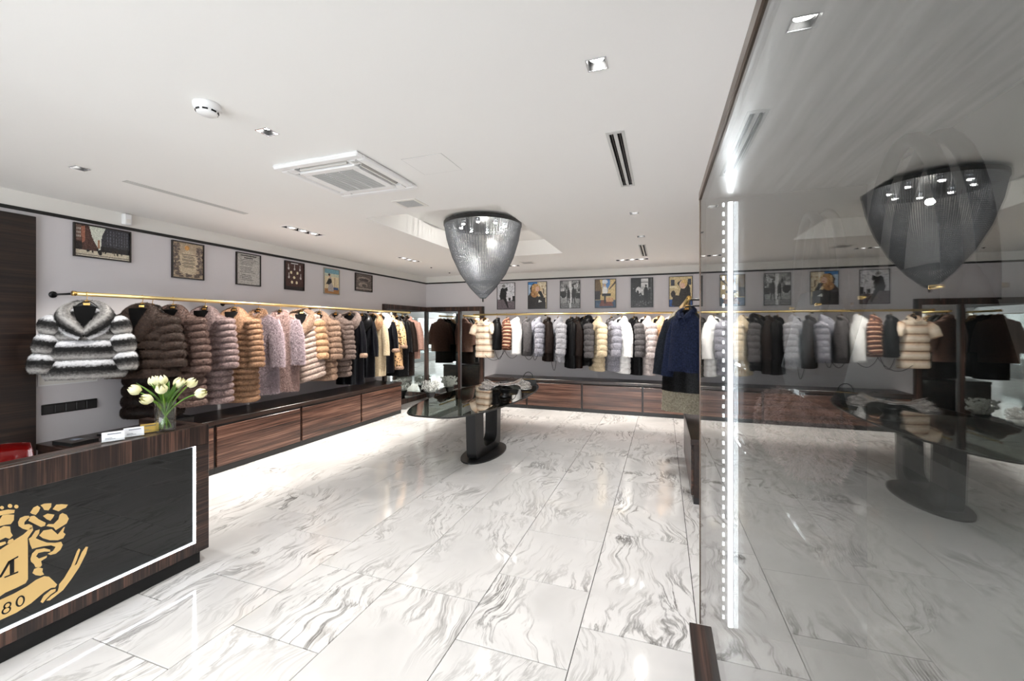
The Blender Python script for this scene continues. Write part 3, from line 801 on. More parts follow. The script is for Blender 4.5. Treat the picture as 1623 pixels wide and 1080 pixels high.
GREYL = fur('light_grey_mink', (.47, .47, .49), (.88, .88, .91))
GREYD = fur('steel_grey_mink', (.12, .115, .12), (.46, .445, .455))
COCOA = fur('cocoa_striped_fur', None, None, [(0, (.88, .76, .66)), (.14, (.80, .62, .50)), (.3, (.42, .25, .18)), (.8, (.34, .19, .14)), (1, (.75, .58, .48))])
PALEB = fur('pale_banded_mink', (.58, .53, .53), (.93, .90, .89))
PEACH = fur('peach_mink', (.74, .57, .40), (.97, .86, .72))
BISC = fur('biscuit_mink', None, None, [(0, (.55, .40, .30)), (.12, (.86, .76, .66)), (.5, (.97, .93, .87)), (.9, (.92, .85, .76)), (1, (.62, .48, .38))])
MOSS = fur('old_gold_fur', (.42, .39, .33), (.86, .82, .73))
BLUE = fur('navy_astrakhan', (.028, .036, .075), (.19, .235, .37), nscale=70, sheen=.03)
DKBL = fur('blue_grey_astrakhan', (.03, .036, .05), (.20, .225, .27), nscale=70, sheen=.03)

def R(a): return math.radians(a)
GL = 'coats on the left rail'; GB = 'coats on the back rail'; GR = 'coats on the right rail'
def lcoat(y, hemz, yaw, hl, label, mat, dx=0, **k):
    k.setdefault('spread', .05)
    coat(label, (XRAIL + dx, y, ZR), R(yaw), hemz - ZR, mat, group=GL, **k)
    hanger(hl, (XRAIL + dx, y, ZR), R(yaw))
NEAR = dict(dens=60000, fl=.011, fw=.0011)
MID = dict(dens=34000, fl=.011, fw=.0014)
lcoat(2.29, 1.18, 56, 'black hanger of the black and white striped chinchilla jacket', 'short black and white striped chinchilla jacket at the near end of the left rail', CHIN, cat='jacket', name='fur_jacket', bands=3, puff=.032, sl=.50, slb=3, slr=.08, sh=.205, w=.25, d=.14, spread=.065, collar='wide', seed=1, **NEAR)
lcoat(2.72, 1.14, 34, 'black hanger of the dark brown banded fur jacket', 'short dark brown banded sable jacket next to the chinchilla jacket', SABLE_D, cat='jacket', name='fur_jacket', bands=6, puff=.031, sl=.50, slb=6, slr=.088, sh=.225, w=.29, spread=.07, collar='shawl', seed=2, **NEAR)
lcoat(2.84, .72, 30, 'black hanger of the long blackish brown coat', 'long blackish brown fur coat hanging low behind the dark brown jacket', ESPR, dx=-.06, bands=9, puff=.026, sl=.5, slb=7, sh=.2, w=.25, collar='stand', seed=31, **MID)
lcoat(3.00, .80, 33, 'black hanger of the long brown banded coat', 'long brown banded sable coat behind the tulips', SABLE_M, bands=12, puff=.031, sl=.58, slb=8, slr=.08, sh=.22, w=.27, collar='shawl', seed=3, **NEAR)
lcoat(3.33, .78, 27, 'black hanger of the silvery mauve banded coat', 'long silvery mauve banded fur coat with black hanger showing', SABLE_L, bands=12, puff=.031, sl=.56, slb=8, slr=.078, sh=.22, w=.25, collar='shawl', seed=4, **NEAR)
lcoat(3.68, .74, 26, 'black hanger of the golden brown banded coat', 'long golden brown coat with many narrow horizontal fur bands', SABLE_G, bands=14, puff=.024, sl=.58, slb=9, slr=.075, sh=.22, w=.25, collar='shawl', seed=5, **NEAR)
lcoat(4.00, .79, 22, 'hanger of the shaggy lilac grey coat', 'shaggy lilac grey long-haired fur coat', LILAC, sl=.60, slr=.08, sh=.21, w=.24, collar='stand', seed=6, dens=42000, fl=.03, fw=.0018, cmat=SABLE_G)
lcoat(4.33, .78, 20, 'hanger of the shaggy rose grey coat', 'shaggy rose grey long-haired fur coat', ROSE, sl=.60, slr=.08, sh=.21, w=.23, collar='stand', seed=7, dens=42000, fl=.03, fw=.0018, smat=LILAC)
lcoat(4.69, .84, 36, 'black hanger of the hooded pearl beige coat', 'hooded pearl beige coat with slanting chevron fur rows', PEARL, bands=11, chev=.085, puff=.027, sl=.56, slb=6, slr=.078, sh=.23, w=.29, collar='hood', cmat=FAWN, smat=HONEY, seed=8, **MID)
lcoat(5.02, .84, 22, 'black hanger of the fawn banded coat', 'fawn banded fur coat between the hooded beige and the taupe coats', FAWN, bands=9, puff=.027, sl=.58, slb=7, slr=.08, sh=.21, w=.23, collar='shawl', seed=9, **MID)
lcoat(5.36, .86, 18, 'black hanger of the taupe banded coat', 'taupe and brown banded fur coat beside black leather ones', TAUPE, bands=10, puff=.024, sl=.6, slb=8, slr=.068, sh=.20, w=.21, collar='stand', seed=10, **MID)
lcoat(5.68, .70, 16, 'black hanger of the cuffed black leather coat', 'black leather coat with dark fur hood and pale fur cuffs', NAVY, sl=.60, slr=.062, sh=.20, w=.23, collar='hood', cmat=TAUPE, cuff=FAWN, seed=11, dens=6000, fl=.008, fw=.0015)
lcoat(5.98, .78, 16, 'black hanger of the plain black leather coat', 'plain black leather coat with small black fur collar', NAVY, sl=.60, slr=.062, sh=.20, w=.22, collar='wide', cmat=INK, seed=12, dens=6000, fl=.008, fw=.0015)
lcoat(6.27, .77, 18, 'hanger of the long ivory coat', 'long ivory coat with peach fur collar between black coats', CREAM, sl=.60, slr=.066, sh=.20, w=.22, collar='wide', cmat=HONEY, seed=13, **MID)
lcoat(6.50, .80, 24, 'hanger of the black coat with white fur collar', 'black coat with wide white fur collar and speckled cuffs', NAVY, sl=.56, slr=.068, sh=.22, w=.24, collar='hood', cmat=WHITE, cuff=FAWN, seed=14, dens=14000, fl=.012, fw=.0018)
lcoat(6.76, .84, 24, 'hanger of the leopard print coat', 'leopard print fur coat with brown fur hem', LEO, sl=.50, slr=.075, sh=.21, w=.25, collar='stand', hemtrim=FAWN, cuff=FAWN, seed=15, **MID)
lcoat(6.98, .70, 20, 'hanger of the long shiny black coat', 'long shiny black coat behind the leopard print coat', INK, sl=.58, slr=.066, sh=.21, w=.24, collar='stand', seed=16, dens=14000, fl=.012, fw=.0018)
lcoat(7.18, .68, 18, 'hanger of the long matte black coat', 'last long black coat before the pinkish tan jacket', ESPR, sl=.58, slr=.066, sh=.21, w=.23, collar='stand', seed=17, dens=14000, fl=.012, fw=.0018)
lcoat(7.36, 1.0, 18, 'hanger of the pinkish tan jacket', 'pinkish tan fur jacket at the mirror end of the left rail', PINKT, cat='jacket', name='fur_jacket', sl=.55, slr=.074, sh=.23, w=.25, collar='stand', seed=18, **MID)

FAR = dict(d=.095, dens=11000, fl=.012, fw=.0022)
def bcoat(x, hemz, yaw, hl, label, mat, y=YRAIL, **k):
    k = {**FAR, **k}
    coat(label, (x, y, ZRB), R(yaw), hemz - ZRB, mat, group=GB, **k)
    hanger(hl, (x, y, ZRB), R(yaw))
bcoat(-3.60, .99, -14, 'hanger of the short-sleeved biscuit coat', 'biscuit cream short-sleeved fur coat at the mirror end of the back rail', BISC, bands=5, puff=.011, sl=.24, slb=1, slr=.095, spread=.10, sh=.20, w=.22, collar='stand', seed=21)
bcoat(-3.32, 1.16, -64, 'hanger of the short black fur jacket', 'short black fur jacket between biscuit coat and striped jacket', INK, cat='jacket', name='fur_jacket', sl=.52, slr=.075, sh=.2, w=.22, collar='stand', seed=22)
bcoat(-3.10, 1.165, -64, 'hanger of the cocoa striped jacket', 'short cocoa brown jacket with pale horizontal stripes', COCOA, cat='jacket', name='fur_jacket', bands=9, puff=.01, sl=.50, slb=7, slr=.075, sh=.2, w=.22, collar='stand', seed=23)
bcoat(-2.90, 1.075, -60, 'hanger of the short bright white jacket', 'bright white plain fur jacket right of the striped jacket', WHITE, cat='jacket', name='fur_jacket', sl=.60, slr=.085, sh=.215, w=.24, collar='shawl', seed=24)
bcoat(-2.66, 1.05, -62, 'hanger of the steel grey jacket', 'steel grey streaky fur jacket right of the white jacket', GREYD, cat='jacket', name='fur_jacket', sl=.56, slr=.075, sh=.2, w=.22, collar='stand', seed=25)
bcoat(-2.42, 1.05, -60, 'hanger of the silver blue jacket', 'silver blue mink jacket with wide banded sleeve', GREYB, cat='jacket', name='fur_jacket', bands=6, puff=.011, sl=.60, slb=6, slr=.085, sh=.2, w=.22, collar='shawl', seed=26)
bcoat(-2.21, .95, -62, 'hanger of the dark espresso coat', 'dark espresso brown fur coat between two grey ones', ESPR, sl=.58, slr=.07, sh=.2, w=.22, collar='stand', seed=27)
bcoat(-1.99, .945, -58, 'hanger of the light grey banded coat', 'light grey mink coat with flared banded sleeve', GREYL, bands=7, puff=.011, sl=.60, slb=6, slr=.09, sh=.2, w=.22, collar='shawl', seed=28)
bcoat(-1.74, .83, -62, 'hanger of the long black coat', 'long black fur coat right of the light grey banded coat', INK, sl=.62, slr=.07, sh=.21, w=.24, collar='stand', seed=29)
bcoat(-1.62, .84, -62, 'hanger of the long brown-black coat', 'long brown and black fur coat left of the diagonal banded one', ESPR, sl=.62, slr=.07, sh=.21, w=.23, collar='stand', seed=30)
bcoat(-1.46, .86, -56, 'hanger of the charcoal diagonal banded coat', 'charcoal coat with diagonal banded sleeve', INK, smat=GREYD, sl=.66, slb=6, slr=.085, bands=8, chev=.05, puff=.012, sh=.21, w=.23, collar='hood', seed=32)
bcoat(-1.22, .79, -56, 'hanger of the long ivory banded coat', 'long ivory mink coat with banded sleeve', CREAM, bands=10, puff=.011, sl=.62, slb=6, slr=.085, sh=.22, w=.24, collar='shawl', seed=33)
bcoat(-.94, .80, -58, 'hanger of the long grey mink coat', 'long grey mink coat between ivory and bright white ones', GREYB, bands=8, puff=.012, sl=.62, slb=5, slr=.085, sh=.21, w=.24, collar='stand', cmat=GREYD, seed=34)
bcoat(-.74, .765, -56, 'hanger of the long bright white coat', 'long bright white fur coat before the patterned black coat', WHITE, bands=9, puff=.012, sl=.62, slr=.085, slb=0, sh=.21, w=.24, collar='shawl', seed=35)
bcoat(-.52, .745, -58, 'hanger of the patterned black coat', 'long black coat with grey patterned sleeves', INK, smat=GREYD, sl=.62, slb=6, puff=.011, slr=.08, sh=.21, w=.24, collar='stand', seed=36)
bcoat(-.31, .75, -56, 'hanger of the pale grey banded coat', 'long pale pinkish grey banded coat beside the peach coat', PALEB, bands=9, puff=.012, sl=.64, slb=6, slr=.085, sh=.21, w=.25, collar='shawl', seed=37)
bcoat(-.07, .785, -54, 'hanger of the peach banded coat', 'long peach coloured banded mink coat', PEACH, bands=10, puff=.012, sl=.62, slb=7, slr=.085, sh=.21, w=.24, collar='shawl', seed=38)
bcoat(.14, .83, -54, 'hanger of the last white coat on the back rail', 'white fur coat half hidden behind the blue jackets', WHITE, bands=8, puff=.011, sl=.6, slr=.08, slb=0, sh=.21, w=.23, collar='shawl', seed=39)

def rcoat(y, hemz, yaw, hl, label, mat, x=.225, **k):
    k = {**MID, **k}
    coat(label, (x, y, ZRB), R(yaw), hemz - ZRB, mat, group=GR, **k)
    hanger(hl, (x, y, ZRB), R(yaw))
rcoat(4.42, 1.21, -40, 'black hanger of the navy curly jacket', 'navy blue curly fur jacket nearest the glass case', BLUE, cat='jacket', name='fur_jacket', sl=.56, slr=.06, sh=.165, w=.20, spread=.05, fold=.13, collar='stand', seed=41, fl=.009)
rcoat(4.76, 1.22, -24, 'hanger of the blue grey curly jacket', 'blue grey curly fur jacket behind the navy one', DKBL, cat='jacket', name='fur_jacket', sl=.58, slr=.07, sh=.21, w=.25, fold=.11, collar='stand', seed=42, fl=.009)
rcoat(5.02, .93, -24, 'hanger of the black coat under the blue jackets', 'black fur coat showing below the blue jackets', INK, sl=.58, slr=.065, sh=.2, w=.24, collar='stand', seed=43)
rcoat(5.28, .66, -20, 'hanger of the long old-gold coat', 'long old-gold fur coat reaching lowest on the right rail', MOSS, sl=.58, slr=.07, sh=.2, w=.25, collar='shawl', seed=44)
rcoat(5.58, .80, -20, 'hanger of the tan collared coat at the right', 'honey tan fur coat at the far end of the right rail', HONEY, sl=.56, slr=.065, sh=.2, w=.22, collar='shawl', seed=45)

# black anti-theft cables looping under the back coats
def cable(label, pts):
    P = []
    for (xa, za), (xb, zb), sag in pts:
        for i in range(9):
            u = i / 8; P.append((xa + (xb - xa) * u, 8.12 + .03 * math.sin(xa * 9 + u * 3), za + (zb - za) * u - sag * 4 * u * (1 - u)))
    tag(MB().tube(P, .005, 6).build('security_cable', M['black'], None, True), label, 'cable', 'black security cables')
cable('black security cable sagging below the biscuit coat', [((-3.5, 1.05), (-3.05, 1.18), .16)])
cable('black security cable below the striped and white jackets', [((-3.3, 1.18), (-3.08, 1.17), .20), ((-3.06, 1.17), (-2.78, 1.10), .13)])
cable('black security cable below the steel grey jacket', [((-2.66, 1.10), (-2.44, 1.10), .12), ((-2.46, 1.08), (-2.36, 1.08), .10)])
cable('thin black security cable below the light grey banded coat', [((-2.08, .98), (-1.98, .98), .20)])
# ------------------------------------------------------------------ table
TX, TY = -2.19, 5.06
t = thing('display_table', 'smoked glass display table on a black looped pedestal', 'table', (TX, TY, 0))
def outline(n=64):
    P = []
    for i in range(n):
        a = 2 * PI * i / n; c, s_ = math.cos(a), math.sin(a)
        y = 1.42 * np.sign(s_) * abs(s_) ** .45
        wx = .56 - .20 * (y / 1.42) ** 2
        x = wx * np.sign(c) * abs(c) ** .45
        P.append((x, y))
    return P
MB().prism(outline(), lambda a, b, h: (a, b, h), .742, .756).build('table_top', M['smokeglass'], t)
eb = MB(); o_ = outline()
eb.tube([(a, b, .749) for a, b in o_] + [(o_[0][0], o_[0][1], .749)], .0085, 6, caps=False); eb.build('top_edge', M['black'], t, True)
el = [(.24 * math.cos(a), .50 * math.sin(a)) for a in np.linspace(0, 2 * PI, 40, endpoint=False)]
MB().prism(el, lambda a, b, h: (a, b, h), 0, .016).build('base_plate', M['graphite'], t)
def loop(hw, z0, z1, rr, n=10):
    P = []
    for cx, cz, a0 in ((hw - rr, z0 + rr, -PI / 2), (hw - rr, z1 - rr, 0), (-hw + rr, z1 - rr, PI / 2), (-hw + rr, z0 + rr, PI)):
        for i in range(n + 1):
            a = a0 + PI / 2 * i / n; P.append((cx + rr * math.cos(a), cz + rr * math.sin(a)))
    return P
n_ = 44
outer = loop(.40, .012, .742, .10); inner = loop(.215, .125, .655, .11)
V = []; F = []
for (po, pi_) in zip(outer, inner):
    tap = lambda z: 1.0 + .10 * (z / .74)
    for (y, z), w in ((po, .062), (pi_, .085)):
        for s_ in (-1, 1): V.append((s_ * w, y * tap(z), z))
k = len(outer)
for i in range(k):
    a = i * 4; b = ((i + 1) % k) * 4
    F += [(a, b, b + 1, a + 1), (a + 2, a + 3, b + 3, b + 2), (a, a + 2, b + 2, b), (a + 1, b + 1, b + 3, a + 3)]
mesh('pedestal', V, F, M['graphite'], t)
# centrepiece: black bowl carrying a wavy silver dish
px, py = -1.86, 4.95
bw = thing('centrepiece_bowl', 'black waisted bowl in the middle of the table', 'bowl', (px, py, .756))
MB().lathe([(0, 0), (.07, 0), (.085, .01), (.055, .045), (.05, .06), (.09, .10), (.11, .12), (.10, .12), (.05, .075), (0, .07)], n=24).build('bowl', M['black'], bw, True)
def wavy(name, label, cx, cy, z, rx, ry, amp, k, seed, mat):
    r = np.random.default_rng(seed); V = []; F = []; n, m = 40, 6; ph = r.random(3) * 6
    for j in range(m):
        q = j / (m - 1)
        for i in range(n):
            a = 2 * PI * i / n; e = 1 + .12 * math.sin(k * a + ph[0]) * q + .08 * math.sin((k * 2 + 1) * a + ph[1]) * q
            V.append((rx * q * e * math.cos(a), ry * q * e * math.sin(a), amp * (q ** 2) * (.6 + .5 * math.sin(3 * a + ph[2])) + .010 * math.sin(7 * a) * q))
    F = quads(m, n); b = len(V)
    V2 = V + [(x, y, zz - .008) for x, y, zz in V]; F2 = F + [tuple(i + b for i in f[::-1]) for f in F]
    F2 += [((m - 1) * n + i, b + (m - 1) * n + i, b + (m - 1) * n + (i + 1) % n, (m - 1) * n + (i + 1) % n) for i in range(n)]
    o = mesh(name, V2, F2, mat, None, True); o.location = (cx, cy, z); return tag(o, label, 'dish')
wavy('silver_dish', 'wavy hammered silver dish resting on the black bowl', px, py, .880, .30, .34, .085, 5, 3, M['silver'])
# small black handbags with hoop handles at the table tip
def minibag(label, x, y, rz, s=1.0):
    b = thing('handbag', label, 'handbag', (x, y, .757), rz, 'small black handbags on the table')
    pr = [(-.11, 0), (.11, 0), (.125, .03), (.10, .105), (.0, .118), (-.10, .105), (-.125, .03)]
    V = []; n = len(pr)
    MB().prism([(a * s, c * s) for a, c in pr], lambda a, c, h: (a, h * (1 - .5 * c / .12), c), -.045 * s, .045 * s).build('bag_body', M['black'], b)
    MB().tube([(.075 * s * math.cos(a), 0, .10 * s + .10 * s * math.sin(a)) for a in np.linspace(0, PI, 14)], .006 * s, 8).build('handle', M['black'], b, True)
    MB().tube([(-.10 * s, -.03 * s, .095 * s), (.10 * s, -.03 * s, .095 * s)], .004 * s, 6).build('zip', M['gold'], b, True)
minibag('small black handbag with hoop handle at the far tip of the table', -1.92, 6.10, .3)
minibag('small black handbag with hoop handle behind the silver dish', -2.05, 5.72, .1, .8)
# crystal flower vases on the floor in the mirrored corner
def crystal_vase(label, x, y, seed, s=1.0):
    r = np.random.default_rng(seed)
    v = thing('crystal_vase', label, 'vase', (x, y, 0), 0, 'vases of crystal branches')
    MB().lathe([(0, 0), (.07 * s, 0), (.075 * s, .01), (.06 * s, .05), (.10 * s, .16), (.12 * s, .20), (.11 * s, .20), (.05 * s, .06), (0, .05)], n=20).build('pot', M['graphite'], v, True)
    b = MB()
    for i in range(170):
        a = r.random() * 2 * PI; rad = .20 * s * math.sqrt(r.random()); h0 = .18 * s; h = (.26 + .18 * r.random()) * s
        p = Vector((rad * math.cos(a), rad * math.sin(a), h)); q = Vector((rad * .4 * math.cos(a), rad * .4 * math.sin(a), h0))
        d = .012 + .012 * r.random()
        b.tube([q, p], [.0015, .0012], 3)
        b.add([p + Vector(e) * d for e in ((1, 0, 0), (0, 1, 0), (-1, 0, 0), (0, -1, 0), (0, 0, 1.6), (0, 0, -1.2))], [(0, 1, 4), (1, 2, 4), (2, 3, 4), (3, 0, 4), (1, 0, 5), (2, 1, 5), (3, 2, 5), (0, 3, 5)])
    o = b.build('crystal_branches', M['crystal'], v); o['kind'] = 'stuff'
crystal_vase('vase of white crystal branches on the floor before the corner mirrors', -4.86, 8.22, 5)
# ------------------------------------------------------------------ chandelier
CXx, CYy = -2.27, 5.19
t = thing('chandelier', 'cone shaped chandelier of dark steel bead chains', 'chandelier', (CXx, CYy, 0))
ZT_, ZB_, RT = 2.995, 1.998, .51
MB().lathe([(0, 3.06), (.30, 3.06), (.30, 3.04), (0, 3.04)], n=32).build('ceiling_plate', M['steel'], t, True)
MB().lathe([(RT - .012, ZT_ - .012), (RT + .010, ZT_ - .012), (RT + .010, ZT_ + .03), (RT - .012, ZT_ + .03), (RT - .012, ZT_ - .012)], n=48).build('ring', M['graphite'], t)
MB().lathe([(0, ZT_ + .03), (RT, ZT_ + .03), (RT, ZT_ + .026), (0, ZT_ + .026)], n=48).build('top_plate', M['black'], t)
def crad(u): return float(np.interp(u, [0, .2, .43, .65, .84, .95, 1], [RT, .475, .405, .30, .165, .06, .006]))
bb = MB(); r_ = .0075
oct_ = [(1, 0, 0), (0, 1, 0), (-1, 0, 0), (0, -1, 0), (0, 0, 1.15), (0, 0, -1.15)]; of = [(0, 1, 4), (1, 2, 4), (2, 3, 4), (3, 0, 4), (1, 0, 5), (2, 1, 5), (3, 2, 5), (0, 3, 5)]
def strand(a, u0, u1, rs, n, ZA=ZT_, ZBt=ZB_):
    for i in range(n):
        u = u0 + (u1 - u0) * i / n; rad = crad(u) * rs; z = ZA + (ZBt - ZA) * u
        if rad < .03 and i % 2: continue
        c = Vector((rad * math.cos(a), rad * math.sin(a), z))
        bb.add([c + Vector(e) * r_ for e in oct_], of)
NS = 168
for i in range(NS): strand(2 * PI * i / NS, 0, 1 if i % 4 == 0 else (.93 if i % 2 == 0 else .80), 1.0, 66 if i % 4 == 0 else (62 if i % 2 == 0 else 53))
for i in range(60): strand(2 * PI * (i + .5) / 60, .0, .80, .80, 48)
for i in range(6): strand(2 * PI * i / 6, .9, 1.0, .6, 8)
o = bb.build('bead_chains', M['bead'], t, True); o['kind'] = 'stuff'
MB().lathe([(0, ZB_ - .03), (.010, ZB_ - .015), (.008, ZB_ + .01), (.02, ZB_ + .03), (0, ZB_ + .04)], n=12).build('tip', M['graphite'], t, True)
for i in range(8):
    a = 2 * PI * i / 8 + .2; rr = .30
    lm = MB().lathe([(.035, ZT_ + .026), (.03, ZT_ - .01), (.022, ZT_ - .02), (.0, ZT_ - .02)], rr * math.cos(a), rr * math.sin(a), 12).build('lamp_cup', M['steel'], t, True)
    MB().lathe([(.0, ZT_ - .034), (.018, ZT_ - .03), (.022, ZT_ - .02), (0, ZT_ - .019)], rr * math.cos(a), rr * math.sin(a), 12).build('bulb', M['lamp'], lm, True)
d = bpy.data.lights.new('chandelier_light', 'POINT'); d.energy = LIGHT_CHAND; d.color = (1, .96, .9); d.shadow_soft_size = .03
o = bpy.data.objects.new('chandelier_light', d); link(o, t); o.location = (0, 0, ZT_ - .14)
# ------------------------------------------------------------------ reception desk
DX, DE, DS = -3.0, 2.075, -1.3
t = thing('reception_desk', 'dark veneer reception desk with black glass front, gold crest and light strips', 'desk', (DX, DE, 0))
def db(nm, x0, x1, y0, y1, z0, z1, m, bev=.003): return box(nm, x0 - DX, x1 - DX, y0 - DE, y1 - DE, z0, z1, m, t, bev)
db('front_rail', DX - .05, DX, DS, DE, .822, .955, M['woodZ']); db('front_rail', DX - .05, DX, DS, 1.987, .09, .163, M['woodZ'])
db('stile', DX - .05, DX, 1.987, DE, .09, .822, M['woodY'])
db('end_panel', -3.66, DX - .05, DE - .06, DE, .09, .955, M['woodX']); db('back_panel', -3.66, -3.62, DS, DE - .06, .09, .70, M['woodY'])
db('counter_rim', DX - .14, DX - .05, DS, DE - .06, .925, .955, M['woodY'])
db('worktop', -3.62, DX - .05, DS, DE - .06, .70, .74, M['darktop'])
db('plinth', -3.60, DX - .03, DS, DE - .04, 0, .09, M['blackmat'])
db('front_glass', DX - .02, DX - .012, DS, 1.987, .163, .822, M['deskglass'], 0)
db('light_strip', DX - .012, DX - .002, DS, 1.987, .163, .171, M['led'], 0); db('light_strip', DX - .012, DX - .002, 1.979, 1.987, .171, .822, M['led'], 0)
# crest: outlines as seen, mapped on the glass plane
def onglass(cx, cy):
    px, py = cx / 4.693, 780 + cy / 4.693
    u, v = (px - 811.5) / 669.5, (519 - py) / 669.5
    s_, c_ = math.sin(YAW), math.cos(YAW); z = (DX - .010) / (u * c_ - s_)
    return (u * z * s_ + z * c_, CAM_Z + v * z)
SHIELD = [(-110, 500), (-60, 470), (0, 432), (60, 392), (120, 352), (175, 318), (205, 290), (240, 255), (246, 285), (225, 315), (205, 345), (207, 400), (208, 650), (190, 680), (120, 715), (40, 750), (-10, 785), (-60, 800), (-110, 790)]
GP = [SHIELD,
 [(140, 255), (135, 225), (150, 195), (185, 180), (215, 178), (222, 190), (200, 205), (182, 225), (180, 245), (215, 240), (240, 250), (235, 275), (205, 285), (170, 275)],
 [(225, 155), (250, 118), (280, 103), (300, 118), (285, 150), (265, 172), (240, 165)],
 [(302, 100), (330, 88), (382, 85), (380, 112), (360, 138), (330, 135), (318, 115)],
 [(392, 130), (420, 95), (460, 92), (505, 95), (490, 118), (465, 128), (435, 145)],
 [(212, 215), (228, 182), (255, 178), (290, 205), (340, 230), (335, 252), (305, 262), (260, 240)],
 [(320, 180), (355, 162), (405, 170), (395, 190), (375, 215), (350, 205)],
 [(345, 255), (360, 240), (400, 240), (435, 205), (445, 170), (465, 158), (495, 170), (512, 200), (495, 235), (455, 260), (415, 285), (400, 265)],
 [(292, 325), (325, 288), (385, 278), (410, 300), (430, 318), (475, 265), (482, 262), (470, 300), (487, 315), (470, 345), (430, 360), (370, 360), (320, 345)],
 [(215, 350), (235, 335), (265, 290), (295, 280), (290, 310), (265, 345), (300, 360), (350, 378), (410, 380), (455, 372), (467, 395), (450, 430), (415, 460), (375, 470), (355, 462), (395, 440), (415, 410), (380, 398), (320, 405), (275, 415), (240, 425), (225, 390)],
 [(228, 500), (240, 460), (270, 430), (330, 420), (372, 430), (375, 445), (330, 445), (285, 455), (268, 480), (290, 497), (350, 475), (345, 490), (305, 515), (312, 545), (300, 560), (265, 562), (255, 540), (232, 520)],
 [(242, 605), (255, 575), (285, 562), (318, 570), (315, 595), (328, 615), (300, 625), (265, 620)],
 [(-30, 225), (0, 205), (20, 175), (60, 168), (105, 170), (103, 210), (80, 240), (40, 245), (-30, 262)],
 [(-30, 150), (20, 140), (60, 132), (110, 135), (105, 158), (60, 165), (-30, 182)],
 [(-30, 290), (30, 255), (75, 258), (80, 300), (95, 325), (70, 350), (40, 340), (-30, 375)],
 [(-30, 385), (40, 370), (45, 385), (10, 402), (-30, 412)],
 [(55, 385), (65, 360), (95, 348), (103, 360), (80, 385)],
 [(-110, 880), (-60, 840), (0, 805), (100, 760), (200, 705), (270, 655), (330, 628), (365, 632), (395, 660), (425, 690), (410, 712), (380, 715), (330, 745), (230, 830), (120, 900), (0, 955), (-60, 985), (-110, 1000)],
 [(440, 690), (480, 640), (530, 555), (575, 440), (588, 422), (597, 430), (570, 510), (553, 550), (570, 540), (610, 450), (640, 408), (655, 410), (640, 460), (590, 560), (530, 650), (470, 730), (420, 770), (370, 808), (345, 810), (380, 775), (430, 740), (438, 710)],
 [(302, 820), (325, 775), (380, 730), (415, 722), (412, 740), (375, 765), (340, 800), (318, 828)]]
for cx, cy, r_ in ((15, 118, 13), (75, 105, 15), (122, 110, 14), (-30, 130, 13)):
    GP.append([(cx + r_ * 1.1 * math.cos(a), cy + r_ * math.sin(a)) for a in np.linspace(0, 2 * PI, 12, endpoint=False)])
def flat(nm, polys, x0, x1, m):
    b = MB()
    for p in polys:
        q = [onglass(*c) for c in p]
        b.prism([(y - DE, z) for y, z in q], lambda a, c, h: (h, a, c), x0 - DX, x1 - DX)
    return b.build(nm, m, t)
flat('crest', GP, DX - .0118, DX - .0095, M['goldfoil'])
MP = [[(72, 512), (105, 495), (105, 600), (72, 615)], [(60, 517), (135, 476), (135, 487), (60, 528)], [(32, 632), (135, 590), (135, 601), (32, 642)],
      [(-4, 628), (2, 640), (12, 632), (72, 532), (72, 512), (60, 517)], [(-72, 575), (-42, 560), (6, 630), (-8, 640)], [(-72, 575), (-60, 570), (-60, 672), (-72, 678)], [(-95, 690), (-40, 660), (-40, 669), (-95, 700)]]
flat('letter', MP, DX - .0095, DX - .0085, M['blackmat'])
def ell(cx, cy, rx, ry, tilt=-.45, n=20): return [(cx + rx * math.cos(a) , cy + ry * math.sin(a) + rx * math.cos(a) * math.sin(tilt)) for a in np.linspace(0, 2 * PI, n, endpoint=False)]
flat('numeral', [ell(46, 882, 36, 26), ell(54, 845, 31, 24), ell(150, 813, 35, 40)], DX - .0095, DX - .0085, M['blackmat'])
flat('numeral_counter', [ell(46, 882, 22, 16), ell(54, 845, 17, 14), ell(150, 813, 20, 30)], DX - .0086, DX - .0078, M['goldfoil'])

# vase of tulips
vx, vy, vz = -3.075, 1.845, .956
v = thing('tulip_vase', 'clear glass cylinder vase at the end of the desk', 'vase', (vx, vy, vz))
MB().lathe([(0, 0), (.052, 0), (.054, .004), (.056, .19), (.0525, .19), (.050, .012), (0, .012)], n=28).build('glass', M['vaseglass'], v, True)
TUL = [(-.135, -.03, .305, 'pale cream tulip drooping furthest left in the vase'), (-.075, .05, .345, 'cream tulip at the top left of the bunch'), (-.03, .03, .35, 'cream tulip upright beside the tall leaf'), (.0, -.05, .30, 'open cream tulip in the middle front of the bunch'),
       (-.055, -.07, .245, 'cream tulip facing forward low at the front'), (.07, -.01, .335, 'cream tulip right of the tall leaf'), (.12, .03, .33, 'cream tulip at the upper right of the bunch'), (.185, -.02, .265, 'cream tulip drooping furthest right in the vase'), (.04, .07, .32, 'cream tulip at the back of the bunch')]
e1 = Vector((math.cos(YAW + .35), math.sin(YAW + .35), 0)); e2 = Vector((-e1.y, e1.x, 0))
